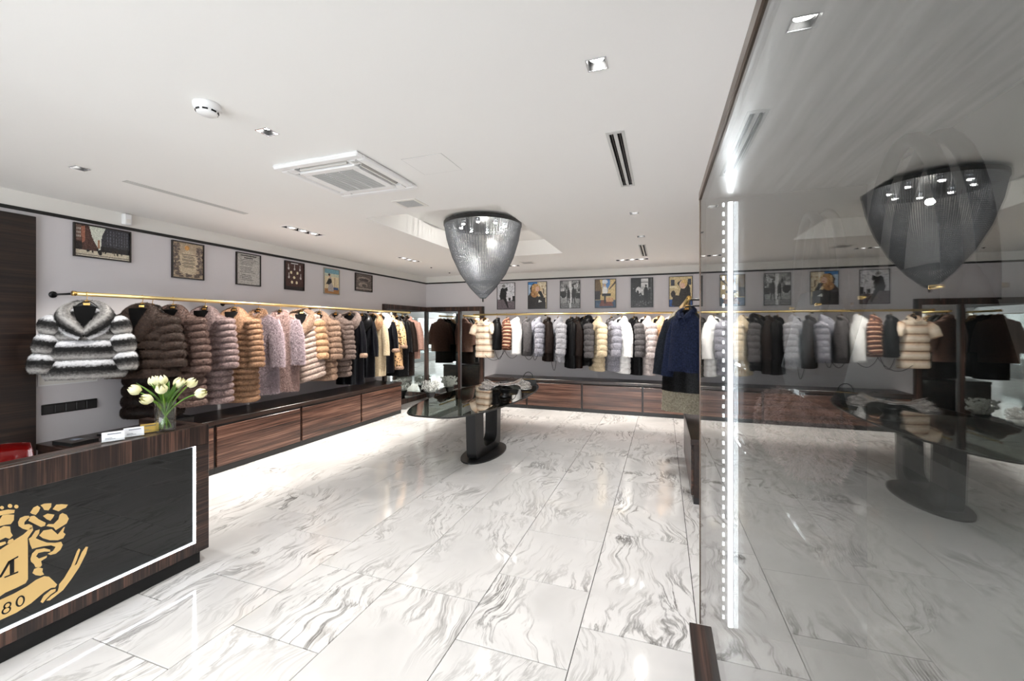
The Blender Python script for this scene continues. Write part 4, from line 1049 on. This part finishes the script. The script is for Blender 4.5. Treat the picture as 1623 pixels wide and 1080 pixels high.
for i, (a, b_, h, lb) in enumerate(TUL):
    tu = thing('tulip', lb, 'tulip', (vx, vy, vz + .014), 0, 'cream tulips in the vase')
    h = h * .84 - .005; head = e1 * a * .95 + e2 * b_ + Vector((0, 0, h))
    foot = e1 * (-a * .22) + e2 * (-b_ * .3); neck = e1 * (a * .22) + e2 * (b_ * .3) + Vector((0, 0, .19))
    P = [(1 - u) ** 2 * foot + 2 * u * (1 - u) * (neck * 1.0 - head * .0) + u * u * head for u in [i_ / 8 for i_ in range(9)]]
    MB().tube(P, .0048, 7).build('stem', M['stem'], tu, True)
    ax = (P[-1] - P[-2]).normalized(); q = ax.to_track_quat('Z', 'Y')
    for k in range(6):
        pb = MB(); V = []; n, m = 5, 7; off = k * PI / 3; rr = 1.0 if k % 2 == 0 else .9
        for jj in range(m):
            s_ = jj / (m - 1); rad = .034 * rr * math.sin(PI * min(1, .12 + s_ * .75)) ** .7; wd = .62 * math.sin(PI * (.1 + .86 * s_)) ** .6
            for ii in range(n):
                w_ = (ii / (n - 1) - .5) * 2; an = off + w_ * wd; V.append(q @ Vector((rad * math.cos(an), rad * math.sin(an), -.006 + .066 * s_ - .006 * w_ * w_ * s_)) + head)
        pb.add(V, quads(m, n, False)); pb.build('petal', M['petal'], tu, True)
    # leaf
    la = rng.random() * 6; dv = Vector((math.cos(la), math.sin(la), 0)) * .05 + e1 * a * .35
    V = []; F = []; m = 8; sd = dv.cross(Vector((0, 0, 1))).normalized()
    for jj in range(m):
        s_ = jj / (m - 1); c = neck * .75 * (1 - s_) * .6 + neck * .4 * s_ + dv * (s_ ** 1.3) * 1.5 + Vector((0, 0, .06 + .20 * s_ - .03 * s_ * s_)); wd = .016 * math.sin(PI * (.12 + .88 * s_)) ** .8
        V += [c - sd * wd, c + dv.normalized() * -.004, c + sd * wd]
    F = quads(m, 3, False); mesh('leaf', V, F, M['leaf'], tu, True)

def card(nm, label, x, y, rz, w, h, m, tilt=.30, ink=True, holder=True):
    c = thing(nm, label, 'card holder', (x, y, .956), rz, 'card holders on the desk')
    V = [(-w / 2, 0, .004), (w / 2, 0, .004), (w / 2, math.sin(tilt) * h, math.cos(tilt) * h), (-w / 2, math.sin(tilt) * h, math.cos(tilt) * h)]
    V += [(a, b + .006, z) for a, b, z in V]
    mesh('cards', V, [(0, 1, 2, 3), (7, 6, 5, 4), (0, 4, 5, 1), (1, 5, 6, 2), (2, 6, 7, 3), (3, 7, 4, 0)], m, c)
    b = MB().box(-w / 2 - .004, w / 2 + .004, -.006, .03, 0, .004).box(-w / 2 - .004, w / 2 + .004, -.006, -.003, 0, .016)
    b.build('holder', M['clearglass'], c)
    if ink:
        k = MB()
        for (u0, u1, q0, q1) in ((.25, .85, .68, .76), (.15, .45, .30, .34), (.15, .60, .20, .24)):
            pts = [(u0, q0), (u1, q0), (u1, q1), (u0, q1)]
            k.add([(-w / 2 + a * w, math.sin(tilt) * h * z - .0006, .004 + math.cos(tilt) * h * z) for a, z in pts], [(0, 1, 2, 3)])
        k.build('print', M['ink'], c)
card('card_holder', 'white business cards in a clear holder, nearest the camera', -3.075, 1.565, 1.15, .10, .058, M['paper'])
card('card_holder', 'white business cards in a clear holder, middle of the three', -3.085, 1.675, 1.15, .095, .058, M['paper'])
card('card_holder', 'gold coloured cards in a holder beside the vase', -3.11, 1.775, 1.15, .09, .058, M['yellowcard'])

# things on the bench behind the desk
for i, (bx, by, rz, w, l, h, lb) in enumerate(((-4.93, 2.24, .05, .26, .20, .035, 'thick dark brown album lying on the bench by the wall panel'), (-4.95, 2.55, .12, .24, .18, .022, 'thinner dark brown album lying further along the bench'))):
    b = thing('album', lb, 'album', (bx, by, .60), rz, 'albums on the bench')
    MB().box(-w / 2, w / 2, -l / 2, l / 2, 0, .004, 0, .001).box(-w / 2, w / 2, -l / 2, l / 2, h - .004, h, 0, .001).box(-w / 2, -w / 2 + .004, -l / 2, l / 2, .004, h - .004).build('cover', M['book'], b)
    box('pages', -w / 2 + .004, w / 2 - .006, -l / 2 + .005, l / 2 - .005, .004, h - .004, M['blackmat'], b)
    box('title_plate', -.05, .03, -.03, .03, h, h + .001, M['ink'], b)
bx = thing('storage_box', 'black box standing on the bench behind the vase', 'box', (-4.86, 3.02, .60))
MB().box(-.12, .12, -.10, .10, 0, .085, 0, .004).build('box_body', M['book'], bx); MB().box(-.123, .123, -.103, .103, .06, .088, 0, .004).build('lid', M['black'], bx)
# wall socket strip
t = thing('socket_strip', 'black five-gang socket strip on the wall under the chinchilla jacket', 'wall socket', (XL, 2.34, .89))
MB().box(0, .012, -.197, .197, -.046, .046, 0, .003).build('plate', M['black'], t)
for k in range(5): MB().box(.012, .016, -.185 + k * .075, -.185 + k * .075 + .066, -.033, .033, 0, .002).build('socket', M['graphite'], t)
# white hatch on the wall
t = thing('wall_hatch', 'white flush hatch on the wall above the black sockets', 'access hatch', (XL, 2.33, 1.215))
b = MB()
for a in ((-.21, .21, -.11, -.10), (-.21, .21, .10, .11), (-.21, -.20, -.10, .10), (.20, .21, -.10, .10)): b.box(0, .008, *a)
b.build('hatch_frame', M['white'], t); box('hatch_door', 0, .005, -.20, .20, -.10, .10, M['offwhite'], t)
# red chair behind the desk
t = thing('desk_chair', 'red patent leather desk chair behind the reception desk', 'chair', (-3.98, 1.33, 0), R(62))
V = []; n, m = 15, 9
for s_ in (0, 1):
    for j in range(m):
        for i in range(n):
            u = i / (n - 1) * 2 - 1; q = j / (m - 1); rnd = (1 - abs(u) ** 5 * .10) ; zz = .50 + .41 * q * (1 - .05 * abs(u) ** 4)
            V.append((.25 * u * (1 - .08 * q ** 6), -.02 - .05 * (1 - u * u) - (.0 if s_ else .05 * math.sin(PI * (.08 + .84 * q))), zz))
F = quads(m, n, False); F = F + [tuple(a + n * m for a in f[::-1]) for f in F]
ed = [i for i in range(n)] + [j * n + n - 1 for j in range(1, m)] + [(m - 1) * n + i for i in range(n - 2, -1, -1)] + [j * n for j in range(m - 2, 0, -1)]
F += [(ed[i], ed[(i + 1) % len(ed)], ed[(i + 1) % len(ed)] + n * m, ed[i] + n * m) for i in range(len(ed))]
mesh('backrest', V, F, M['red'], t, True)
MB().box(-.25, .25, .02, .48, .40, .48, 0, .03).build('seat', M['red'], t)
MB().tube([(0, .24, .10), (0, .24, .40)], .028, 12).build('gas_column', M['steel'], t, True)
for k in range(5):
    a = k * 2 * PI / 5; MB().tube([(0, .24, .10), (.27 * math.cos(a), .24 + .27 * math.sin(a), .055)], [.022, .014], 8).build('foot', M['steel'], t, True)
    MB().lathe([(0, 0), (.022, .005), (.026, .025), (.02, .045), (0, .05)], .27 * math.cos(a), .24 + .27 * math.sin(a), 12).build('castor', M['black'], t, True)
# ------------------------------------------------------------------ framed pictures (flat prints drawn as coloured cells)
m, nt, p = new_mat('printed_picture')
at = nt.nodes.new('ShaderNodeAttribute'); at.attribute_name = 'Col'; nt.links.new(at.outputs['Color'], p.inputs['Base Color']); p.inputs['Roughness'].default_value = .35
M['print'] = m
M['frame'] = pmat('dark_picture_frame', (.10, .075, .065), .35)
M['framew'] = pmat('pale_picture_frame', (.62, .60, .56), .4)
class Art:
    def __init__(s, w, h, bg): s.w, s.h = w, h; s.a = np.ones((h, w, 3)) * np.array(bg); s.yy, s.xx = np.mgrid[0:h, 0:w]; s.u = (s.xx + .5) / w; s.v = (s.yy + .5) / h
    def rect(s, u0, v0, u1, v1, c): s.a[(s.u >= u0) & (s.u < u1) & (s.v >= v0) & (s.v < v1)] = c; return s
    def ell(s, cu, cv, ru, rv, c): s.a[((s.u - cu) / ru) ** 2 + ((s.v - cv) / rv) ** 2 < 1] = c; return s
    def poly(s, P, c):
        ins = np.zeros_like(s.u, bool); n = len(P)
        for i in range(n):
            x1, y1 = P[i]; x2, y2 = P[(i + 1) % n]
            cond = ((y1 > s.v) != (y2 > s.v)); ins ^= cond & (s.u < (x2 - x1) * (s.v - y1) / (y2 - y1 + 1e-9) + x1)
        s.a[ins] = c; return s
    def noise(s, k, seed=0, box=None):
        r = np.random.default_rng(seed); n = r.normal(0, k, (s.h, s.w, 1)); s.a = np.clip(s.a + n, 0, 1); return s
    def speck(s, cnt, u0, v0, u1, v1, cs, seed, ru=.03, rv=.02):
        r = np.random.default_rng(seed)
        for _ in range(cnt): s.ell(u0 + (u1 - u0) * r.random(), v0 + (v1 - v0) * r.random(), ru * (.5 + r.random()), rv * (.5 + r.random()), cs[r.integers(len(cs))])
        return s
def picture(name, label, art, loc, w, h, wall, frame, fw=.012, cat='picture', group=None):
    """loc: lower left corner on the wall; v runs from the bottom (0) to the top (1)"""
    rz = 0 if wall == 'back' else PI / 2
    t = thing(name, label, cat, loc, rz, group)
    # local x along the wall, local -y out of the wall (back wall);  left wall: rotated 90 deg
    fb_ = MB()
    for a in ((0, w, 0, fw), (0, w, h - fw, h), (0, fw, fw, h - fw), (w - fw, w, fw, h - fw)): fb_.box(a[0], a[1], -.024, -.001, a[2], a[3])
    fb_.build('frame', frame, t)
    H_, W_ = art.h, art.w; iw, ih = w - 2 * fw, h - 2 * fw
    V = [(fw + iw * i / W_, -.012, fw + ih * j / H_) for j in range(H_ + 1) for i in range(W_ + 1)]
    F = [(j * (W_ + 1) + i, j * (W_ + 1) + i + 1, (j + 1) * (W_ + 1) + i + 1, (j + 1) * (W_ + 1) + i) for j in range(H_) for i in range(W_)]
    o = mesh('print', V, F, M['print'], t)
    ca = o.data.color_attributes.new('Col', 'FLOAT_COLOR', 'CORNER')
    c = art.a.reshape(-1, 3); c = np.where(c <= .04045, c / 12.92, ((c + .055) / 1.055) ** 2.4)
    c = np.concatenate([c, np.ones((len(c), 1))], 1)
    ca.data.foreach_set('color', np.repeat(c, 4, axis=0).ravel().astype(np.float32))
    box('backing', fw, w - fw, -.010, -.001, fw, h - fw, M['frame'], t)
    return t
GPL = 'pictures on the left wall'; GPB = 'photographs on the back wall'
sky = (.82, .83, .78)
A = Art(76, 50, sky)
A.rect(0, 0, 1, .24, (.80, .76, .68)).poly([(0, 1), (.14, 1), (.24, 1), (.30, .62), (.40, .30), (.40, .2), (0, .2)], (.30, .19, .16)).rect(0, .5, .10, 1, (.44, .34, .30)).poly([(.10, .95), (.17, .98), (.17, .5), (.12, .4)], (.62, .40, .32))
A.poly([(.45, .2), (.47, .72), (.54, 1), (1, 1), (1, .2)], (.19, .19, .22)).rect(.39, .30, .44, .58, (.66, .50, .38))
for i in range(8):
    for j in range(5): A.rect(.57 + i * .054, .46 + j * .105, .585 + i * .054, .53 + j * .105, (.36, .37, .41))
for i in range(3):
    for j in range(3): A.rect(.02 + i * .028, .60 + j * .12, .035 + i * .028, .67 + j * .12, (.80, .78, .74))
A.rect(.45, .2, 1, .38, (.09, .09, .10)).rect(0, .2, .12, .46, (.12, .09, .09)).ell(.44, .17, .04, .09, (.07, .06, .06)).speck(14, .15, .16, .95, .27, [(.1, .1, .1), (.2, .16, .14)], 3, .012, .05).rect(0, 0, 1, .05, (.86, .83, .76)).rect(0, .05, 1, .065, (.3, .27, .24)).noise(.05, 1)
picture('street_photograph', 'wide framed old street photograph nearest the desk', A, (XL, 2.358, 2.31), .456, .32, 'left', M['frame'], group=GPL)
A = Art(46, 56, (.66, .58, .48)); A.ell(.5, .42, .34, .36, (.74, .67, .56)).speck(70, .02, .05, .20, .95, [(.36, .30, .26), (.45, .38, .32), (.28, .22, .2)], 4, .04, .03).speck(70, .80, .05, .98, .95, [(.36, .30, .26), (.45, .38, .32), (.28, .22, .2)], 5, .04, .03).speck(26, .15, .03, .85, .12, [(.36, .30, .26), (.3, .24, .2)], 6, .05, .02)
A.ell(.46, .86, .08, .07, (.80, .58, .30))
for k in range(9): A.rect(.28 + .03 * (k % 3), .66 - k * .045, .74 - .03 * ((k * 2) % 3), .675 - k * .045, (.28, .23, .20))
A.noise(.05, 2); picture('framed_certificate', 'framed sepia certificate with leafy border', A, (XL, 3.205, 2.20), .355, .428, 'left', M['frame'], group=GPL)
A = Art(46, 56, (.70, .69, .67)); A.rect(.15, .92, .85, .96, (.25, .24, .23)).rect(.3, .86, .7, .885, (.3, .29, .28))
r_ = np.random.default_rng(8)
for k in range(15):
    a = .10 + .1 * r_.random(); A.rect(a, .80 - k * .05, .55 + .35 * r_.random(), .815 - k * .05, (.42, .41, .40))
A.noise(.06, 3); picture('framed_document', 'framed grey handwritten document', A, (XL, 3.97, 2.195), .356, .428, 'left', M['frame'], group=GPL)
A = Art(46, 56, (.26, .15, .14)); A.rect(0, 0, 1, .10, (.12, .10, .10)).rect(.3, .95, .7, .99, (.85, .85, .85))
for cu, cv in ((.32, .62), (.66, .62), (.48, .44), (.36, .26), (.62, .26)): A.ell(cu, cv, .06, .055, (.88, .84, .70))
for cu, cv in ((.18, .84), (.5, .84), (.80, .84), (.20, .52), (.84, .52)): A.rect(cu - .02, cv - .09, cu + .02, cv + .09, (.70, .68, .66)).ell(cu, cv - .08, .05, .045, (.78, .76, .74))
A.noise(.04, 4); picture('framed_medals', 'framed dark board of medals', A, (XL, 4.719, 2.195), .358, .425, 'left', M['frame'], group=GPL)
A = Art(46, 56, (.86, .80, .66)); A.rect(0, .82, 1, 1, (.45, .62, .68)).rect(0, .70, 1, .82, (.76, .78, .70)).rect(0, 0, 1, .20, (.66, .47, .28)).rect(.55, .16, .95, .26, (.20, .32, .50)).poly([(.25, .10), (.30, .50), (.36, .70), (.46, .68), (.50, .45), (.62, .30), (.64, .08)], (.66, .63, .62)).poly([(.12, .38), (.30, .62), (.48, .60), (.52, .46), (.32, .36)], (.12, .11, .11)).ell(.36, .73, .07, .06, (.84, .66, .54)).ell(.34, .77, .07, .05, (.15, .11, .1)).rect(.70, .26, .73, .66, (.62, .54, .42)).rect(.80, .26, .82, .52, (.7, .6, .48)).noise(.05, 5)
picture('vintage_poster', 'pale framed vintage poster of a woman in a dark fur', A, (XL, 5.478, 2.188), .357, .43, 'left', M['framew'], group=GPL)
A = Art(60, 44, (.36, .32, .30)); A.ell(.5, .70, .40, .16, (.55, .50, .47)).ell(.5, .66, .30, .10, (.24, .21, .2)).ell(.45, .36, .28, .15, (.58, .53, .49)).ell(.52, .32, .14, .10, (.30, .27, .25)).rect(0, .08, 1, .15, (.62, .58, .54)).noise(.09, 6)
picture('sepia_photograph', 'small wide framed sepia photograph nearest the mirrored corner', A, (XL, 6.23, 2.30), .473, .325, 'left', M['frame'], group=GPL)

def person_bw(A, cx, base, h, c=(.06, .06, .06), hair=(.2, .2, .2)):
    A.poly([(cx - .13 * h, base + .35 * h), (cx - .12 * h, base + .72 * h), (cx - .06 * h, base + .84 * h), (cx + .06 * h, base + .84 * h), (cx + .12 * h, base + .70 * h), (cx + .13 * h, base + .33 * h)], c)
    A.poly([(cx - .10 * h, base + .36 * h), (cx - .02 * h, base + .36 * h), (cx - .09 * h, base), (cx - .13 * h, base)], c); A.poly([(cx + .0 * h, base + .36 * h), (cx + .09 * h, base + .36 * h), (cx + .14 * h, base + .02 * h), (cx + .09 * h, base)], c)
    A.ell(cx, base + .90 * h, .055 * h, .06 * h, hair); return A
pics = []
A = Art(48, 64, (.80, .80, .82)); A.rect(0, 0, 1, .38, (.44, .40, .42)).rect(.45, .30, 1, .95, (.86, .86, .88)).speck(60, .3, .45, 1, .98, [(.68, .68, .70), (.92, .92, .94)], 9).rect(.88, .3, 1, .5, (.08, .08, .08)).speck(8, .62, .30, .85, .40, [(.15, .15, .15)], 10, .02, .05)
A.poly([(.12, .50), (.20, .78), (.34, .84), (.46, .80), (.54, .62), (.50, .40), (.18, .36)], (.08, .08, .09)).poly([(.44, .80), (.56, .86), (.60, .74), (.54, .66)], (.07, .07, .07)).poly([(.34, .40), (.52, .40), (.66, .05), (.60, .03)], (.06, .06, .06)).ell(.40, .86, .09, .07, (.70, .70, .70)).ell(.36, .90, .09, .05, (.5, .5, .5)).noise(.06, 9)
pics.append(('black and white street photograph of a woman in dark fur, nearest the mirrors', A))
A = Art(48, 64, (.88, .82, .70)); A.rect(0, .66, .5, 1, (.25, .52, .78)).rect(0, .5, .16, .9, (.72, .80, .88)).speck(40, .62, .40, 1, 1, [(.95, .90, .80), (.74, .64, .5), (.9, .84, .7)], 11, .04, .03).rect(.82, .55, .88, .75, (.45, .38, .3)).poly([(0, 0), (0, .48), (.14, .62), (.10, .78), (.26, .95), (.44, .94), (.40, .60), (.62, .46), (.94, .40), (.96, 0)], (.13, .105, .10)).ell(.42, .74, .24, .20, (.80, .62, .40)).ell(.34, .56, .20, .14, (.72, .52, .32)).speck(30, .22, .46, .62, .88, [(.88, .72, .48), (.60, .42, .25), (.92, .80, .58)], 12, .03, .03).ell(.50, .74, .11, .10, (.92, .76, .66)).poly([(.52, .64), (.70, .66), (.86, .44), (.74, .38)], (.10, .09, .09)).poly([(.58, .34), (.56, .22), (.76, .26)], (.90, .90, .88)).rect(.5, .69, .57, .71, (.70, .25, .25)).noise(.05, 12)
pics.append(('colour photograph of a blonde woman in dark fur against blue sky', A))
A = Art(48, 64, (.62, .62, .62)); A.speck(110, 0, .40, 1, 1, [(.25, .25, .25), (.82, .82, .82), (.45, .45, .45)], 13, .04, .05).rect(.44, .1, .58, 1, (.86, .86, .86)).rect(0, 0, 1, .18, (.50, .50, .50)).rect(.46, 0, .56, .2, (.85, .85, .85)).ell(.16, .50, .16, .13, (.10, .10, .10)).rect(.80, .35, 1, .55, (.15, .15, .15)); person_bw(A, .42, .16, .62); person_bw(A, .68, .14, .70); A.noise(.08, 13)
pics.append(('black and white photograph of two people walking on a wet street', A))
A = Art(48, 64, (.82, .72, .50)); A.rect(.38, .55, .72, 1, (.35, .55, .78)).ell(.48, .92, .14, .08, (.90, .92, .95)).poly([(0, 1), (.22, 1), (.34, .62), (.30, .45), (0, .45)], (.45, .36, .24)).poly([(1, 1), (.86, 1), (.62, .66), (.62, .45), (1, .5)], (.84, .74, .52)).poly([(1, .95), (.68, .66), (.70, .62), (1, .85)], (.30, .24, .18)).rect(0, .28, .24, .60, (.14, .10, .09)).rect(0, 0, 1, .26, (.22, .32, .42)).poly([(.3, .26), (.8, .26), (.9, .05), (.2, .05)], (.46, .24, .18)).rect(.55, .2, .9, .34, (.82, .64, .46)).ell(.48, .60, .13, .16, (.96, .95, .93)).ell(.47, .80, .07, .06, (.80, .68, .55)).rect(.34, .40, .78, .50, (.06, .05, .06)).rect(.44, .14, .52, .42, (.10, .08, .09)).noise(.06, 14)
pics.append(('colour photograph of a figure in white fur under a glass arcade', A))
A = Art(48, 64, (.12, .12, .12)); A.rect(.46, .60, .80, .98, (.82, .82, .82)).rect(.46, .84, .80, .87, (.45, .45, .45)).rect(.9, .2, .95, 1, (.30, .30, .30)).rect(0, 0, 1, .22, (.22, .22, .22)).speck(30, .08, .04, .95, .2, [(.4, .4, .4), (.15, .15, .15)], 15).ell(.34, .58, .13, .12, (.80, .80, .80)).ell(.55, .56, .10, .16, (.70, .70, .70)).speck(16, .1, .30, .9, .66, [(.85, .85, .85), (.1, .1, .1), (.5, .5, .5)], 16, .03, .04); person_bw(A, .68, .02, .80, (.05, .05, .05)); person_bw(A, .30, .16, .50, (.08, .08, .08), (.8, .8, .8)); A.noise(.06, 16)
pics.append(('dark black and white photograph of a small crowd', A))
A = Art(48, 64, (.84, .76, .58)); A.speck(20, 0, .6, 1, 1, [(.92, .86, .70), (.74, .64, .46)], 17).rect(.06, .70, .22, .90, (.25, .26, .30)).rect(.82, .72, .96, .92, (.25, .26, .30)).rect(.0, .62, .34, .68, (.94, .88, .74)).ell(.17, .42, .10, .12, (.18, .14, .12)).rect(0, 0, 1, .24, (.15, .32, .58)).poly([(.10, .02), (.16, .40), (.42, .36), (.50, .60), (.34, .78), (.52, .90), (.78, .86), (.92, .60), (.95, 0), (.3, 0)], (.17, .14, .12)).ell(.60, .74, .16, .15, (.92, .80, .68)).ell(.66, .78, .14, .13, (.88, .74, .50)).ell(.60, .70, .09, .09, (.93, .76, .66)).noise(.06, 18)
pics.append(('colour photograph of a fair woman in brown fur above the blue jackets', A))
xs0 = [-3.451, -2.737, -2.03, -1.309, -.601, .105]
for (lb, A), x0 in zip(pics, xs0): picture('fashion_photograph', lb, A, (x0, YB, 2.027), .42, .581, 'back', M['black'], .009, group=GPB)
# ------------------------------------------------------------------ glass display case at the right
DEL = .0094
t = thing('display_case', 'tall glass display case with light strips at the right, reflecting the room', 'display case', (.117, 1.545, 0), DEL)
ZT0, ZB0, YD, XD = 2.062, .64, -2.6, .458
box('base_cabinet', .0, XD, YD, -.0, 0, ZB0 - .02, M['woodY'], t)
box('base_rail', -.034, .012, YD, 0, ZB0 - .03, ZB0, M['woodY'], t, .002)
box('case_floor', .012, XD, YD, 0, ZB0 - .02, ZB0, M['taupe'], t)
box('glass_front', 0, .008, YD, 0, ZB0, ZT0, M['caseglass'], t)
box('end_panel', .008, XD, .0, .018, ZB0, ZT0, M['darkpanel'], t)
box('back_panel', XD, XD + .02, YD, .018, 0, ZT0, M['taupe'], t)
box('top_panel', .008, XD + .02, YD, .018, ZT0, ZT0 + .02, M['brushed'], t)
box('top_trim', -.004, .008, YD, .004, ZT0, ZT0 + .024, M['bronze'], t)
box('edge_trim', -.002, .008, 0, .006, ZB0, ZT0, M['bronze'], t)
def led(nm, x, y, z0, z1, w=.013):
    o = box(nm, x - w / 2, x + w / 2, y - .004, y, z0, z1, M['ledcase'], t); return o
led('light_strip', .089, -.012, .66, ZT0 - .02)
for k in range(46): box('light_diode', .066, .072, -.012, -.008, .68 + k * .030, .68 + k * .030 + .012, M['ledsoft'], t) if k % 1 == 0 else None
o = box('light_strip', XD - .006, XD, -.66, -.652, .70, 1.50, M['ledsoft'], t)
for z in (1.28, 1.52):
    sh = box('glass_shelf', .10, XD - .002, -2.2, -.03, z - .004, z + .004, M['clearglass'], t)
def big_bag(label, x, y, w, h, dp, m, hm):
    b = thing('handbag', label, 'handbag', (x, y, 1.525), PI / 2 + DEL, 'handbags in the display case')
    V = []; F = []; n, mm = 24, 8
    for j in range(mm):
        q = j / (mm - 1)
        for i in range(n):
            a = 2 * PI * i / n; ww = w / 2 * (1.04 - .22 * q * q); dd = dp / 2 * (1.05 - .75 * q)
            V.append((ww * sgnpow(math.cos(a), .5), dd * sgnpow(math.sin(a), .6), h * q * (1 - .06 * abs(math.cos(a)) ** 3 * (q > .9))))
    F = quads(mm, n) + [tuple(range(n))[::-1], tuple((mm - 1) * n + i for i in range(n))]
    mesh('bag_body', V, F, m, b, True)
    for s_ in (-1, 1):
        MB().tube([(w * .40 * math.cos(a), s_ * .018, h * .86 + (h * 1.12) * math.sin(a)) for a in np.linspace(-.12, PI + .12, 20)], .011, 10).build('handle', hm, b, True)
        for e in (-1, 1): MB().lathe([(0, 0), (.011, 0), (.011, .006), (0, .006)], 0, 0, 12).build('rivet', M['gold'], b, True).location = (e * w * .38, s_ * dp * .22, h * .80)
    MB().box(-.03, .03, -dp * .34, -dp * .30, h * .50, h * .66, 0, .003).build('clasp', M['gold'], b)
    return b
M['bagblack'] = pmat('soft_black_leather', (.025, .024, .024), .7, 0, .2)
M['bagbrown'] = pmat('dark_taupe_leather', (.07, .06, .055), .7, 0, .2)
big_bag('dark taupe leather handbag with arched handle, further in the display case', .37, 1.27, .27, .20, .12, M['bagbrown'], M['bagbrown'])
big_bag('black leather handbag with tall arched handle, nearer in the display case', .37, .82, .28, .20, .13, M['bagblack'], M['bagblack'])
# folded fur stole on the lower shelf
st = thing('fur_stole', 'folded grey brown fur stole on the lower shelf of the display case', 'stole', (.33, 1.27, 1.286), PI / 2 + DEL)
for k, (cx, w, h, dp, tl) in enumerate(((-.10, .11, .19, .075, .25), (.0, .12, .21, .08, -.2), (.10, .11, .17, .075, .3))):
    V = []; n, mm = 20, 9; bf = []
    for j in range(mm):
        q = j / (mm - 1)
        for i in range(n):
            a = 2 * PI * i / n; s_ = math.sin(PI * (.12 + .80 * q)) ** .5 * (1 + .06 * math.sin(3 * a + k))
            V.append((cx + w * .62 * s_ * math.cos(a) + tl * .12 * q, dp * s_ * math.sin(a), h * q)); bf.append(q)
    shell('fold', V, [f for f in quads(mm, n)], bf, SABLE_L, st, 40000, .013, .0014)
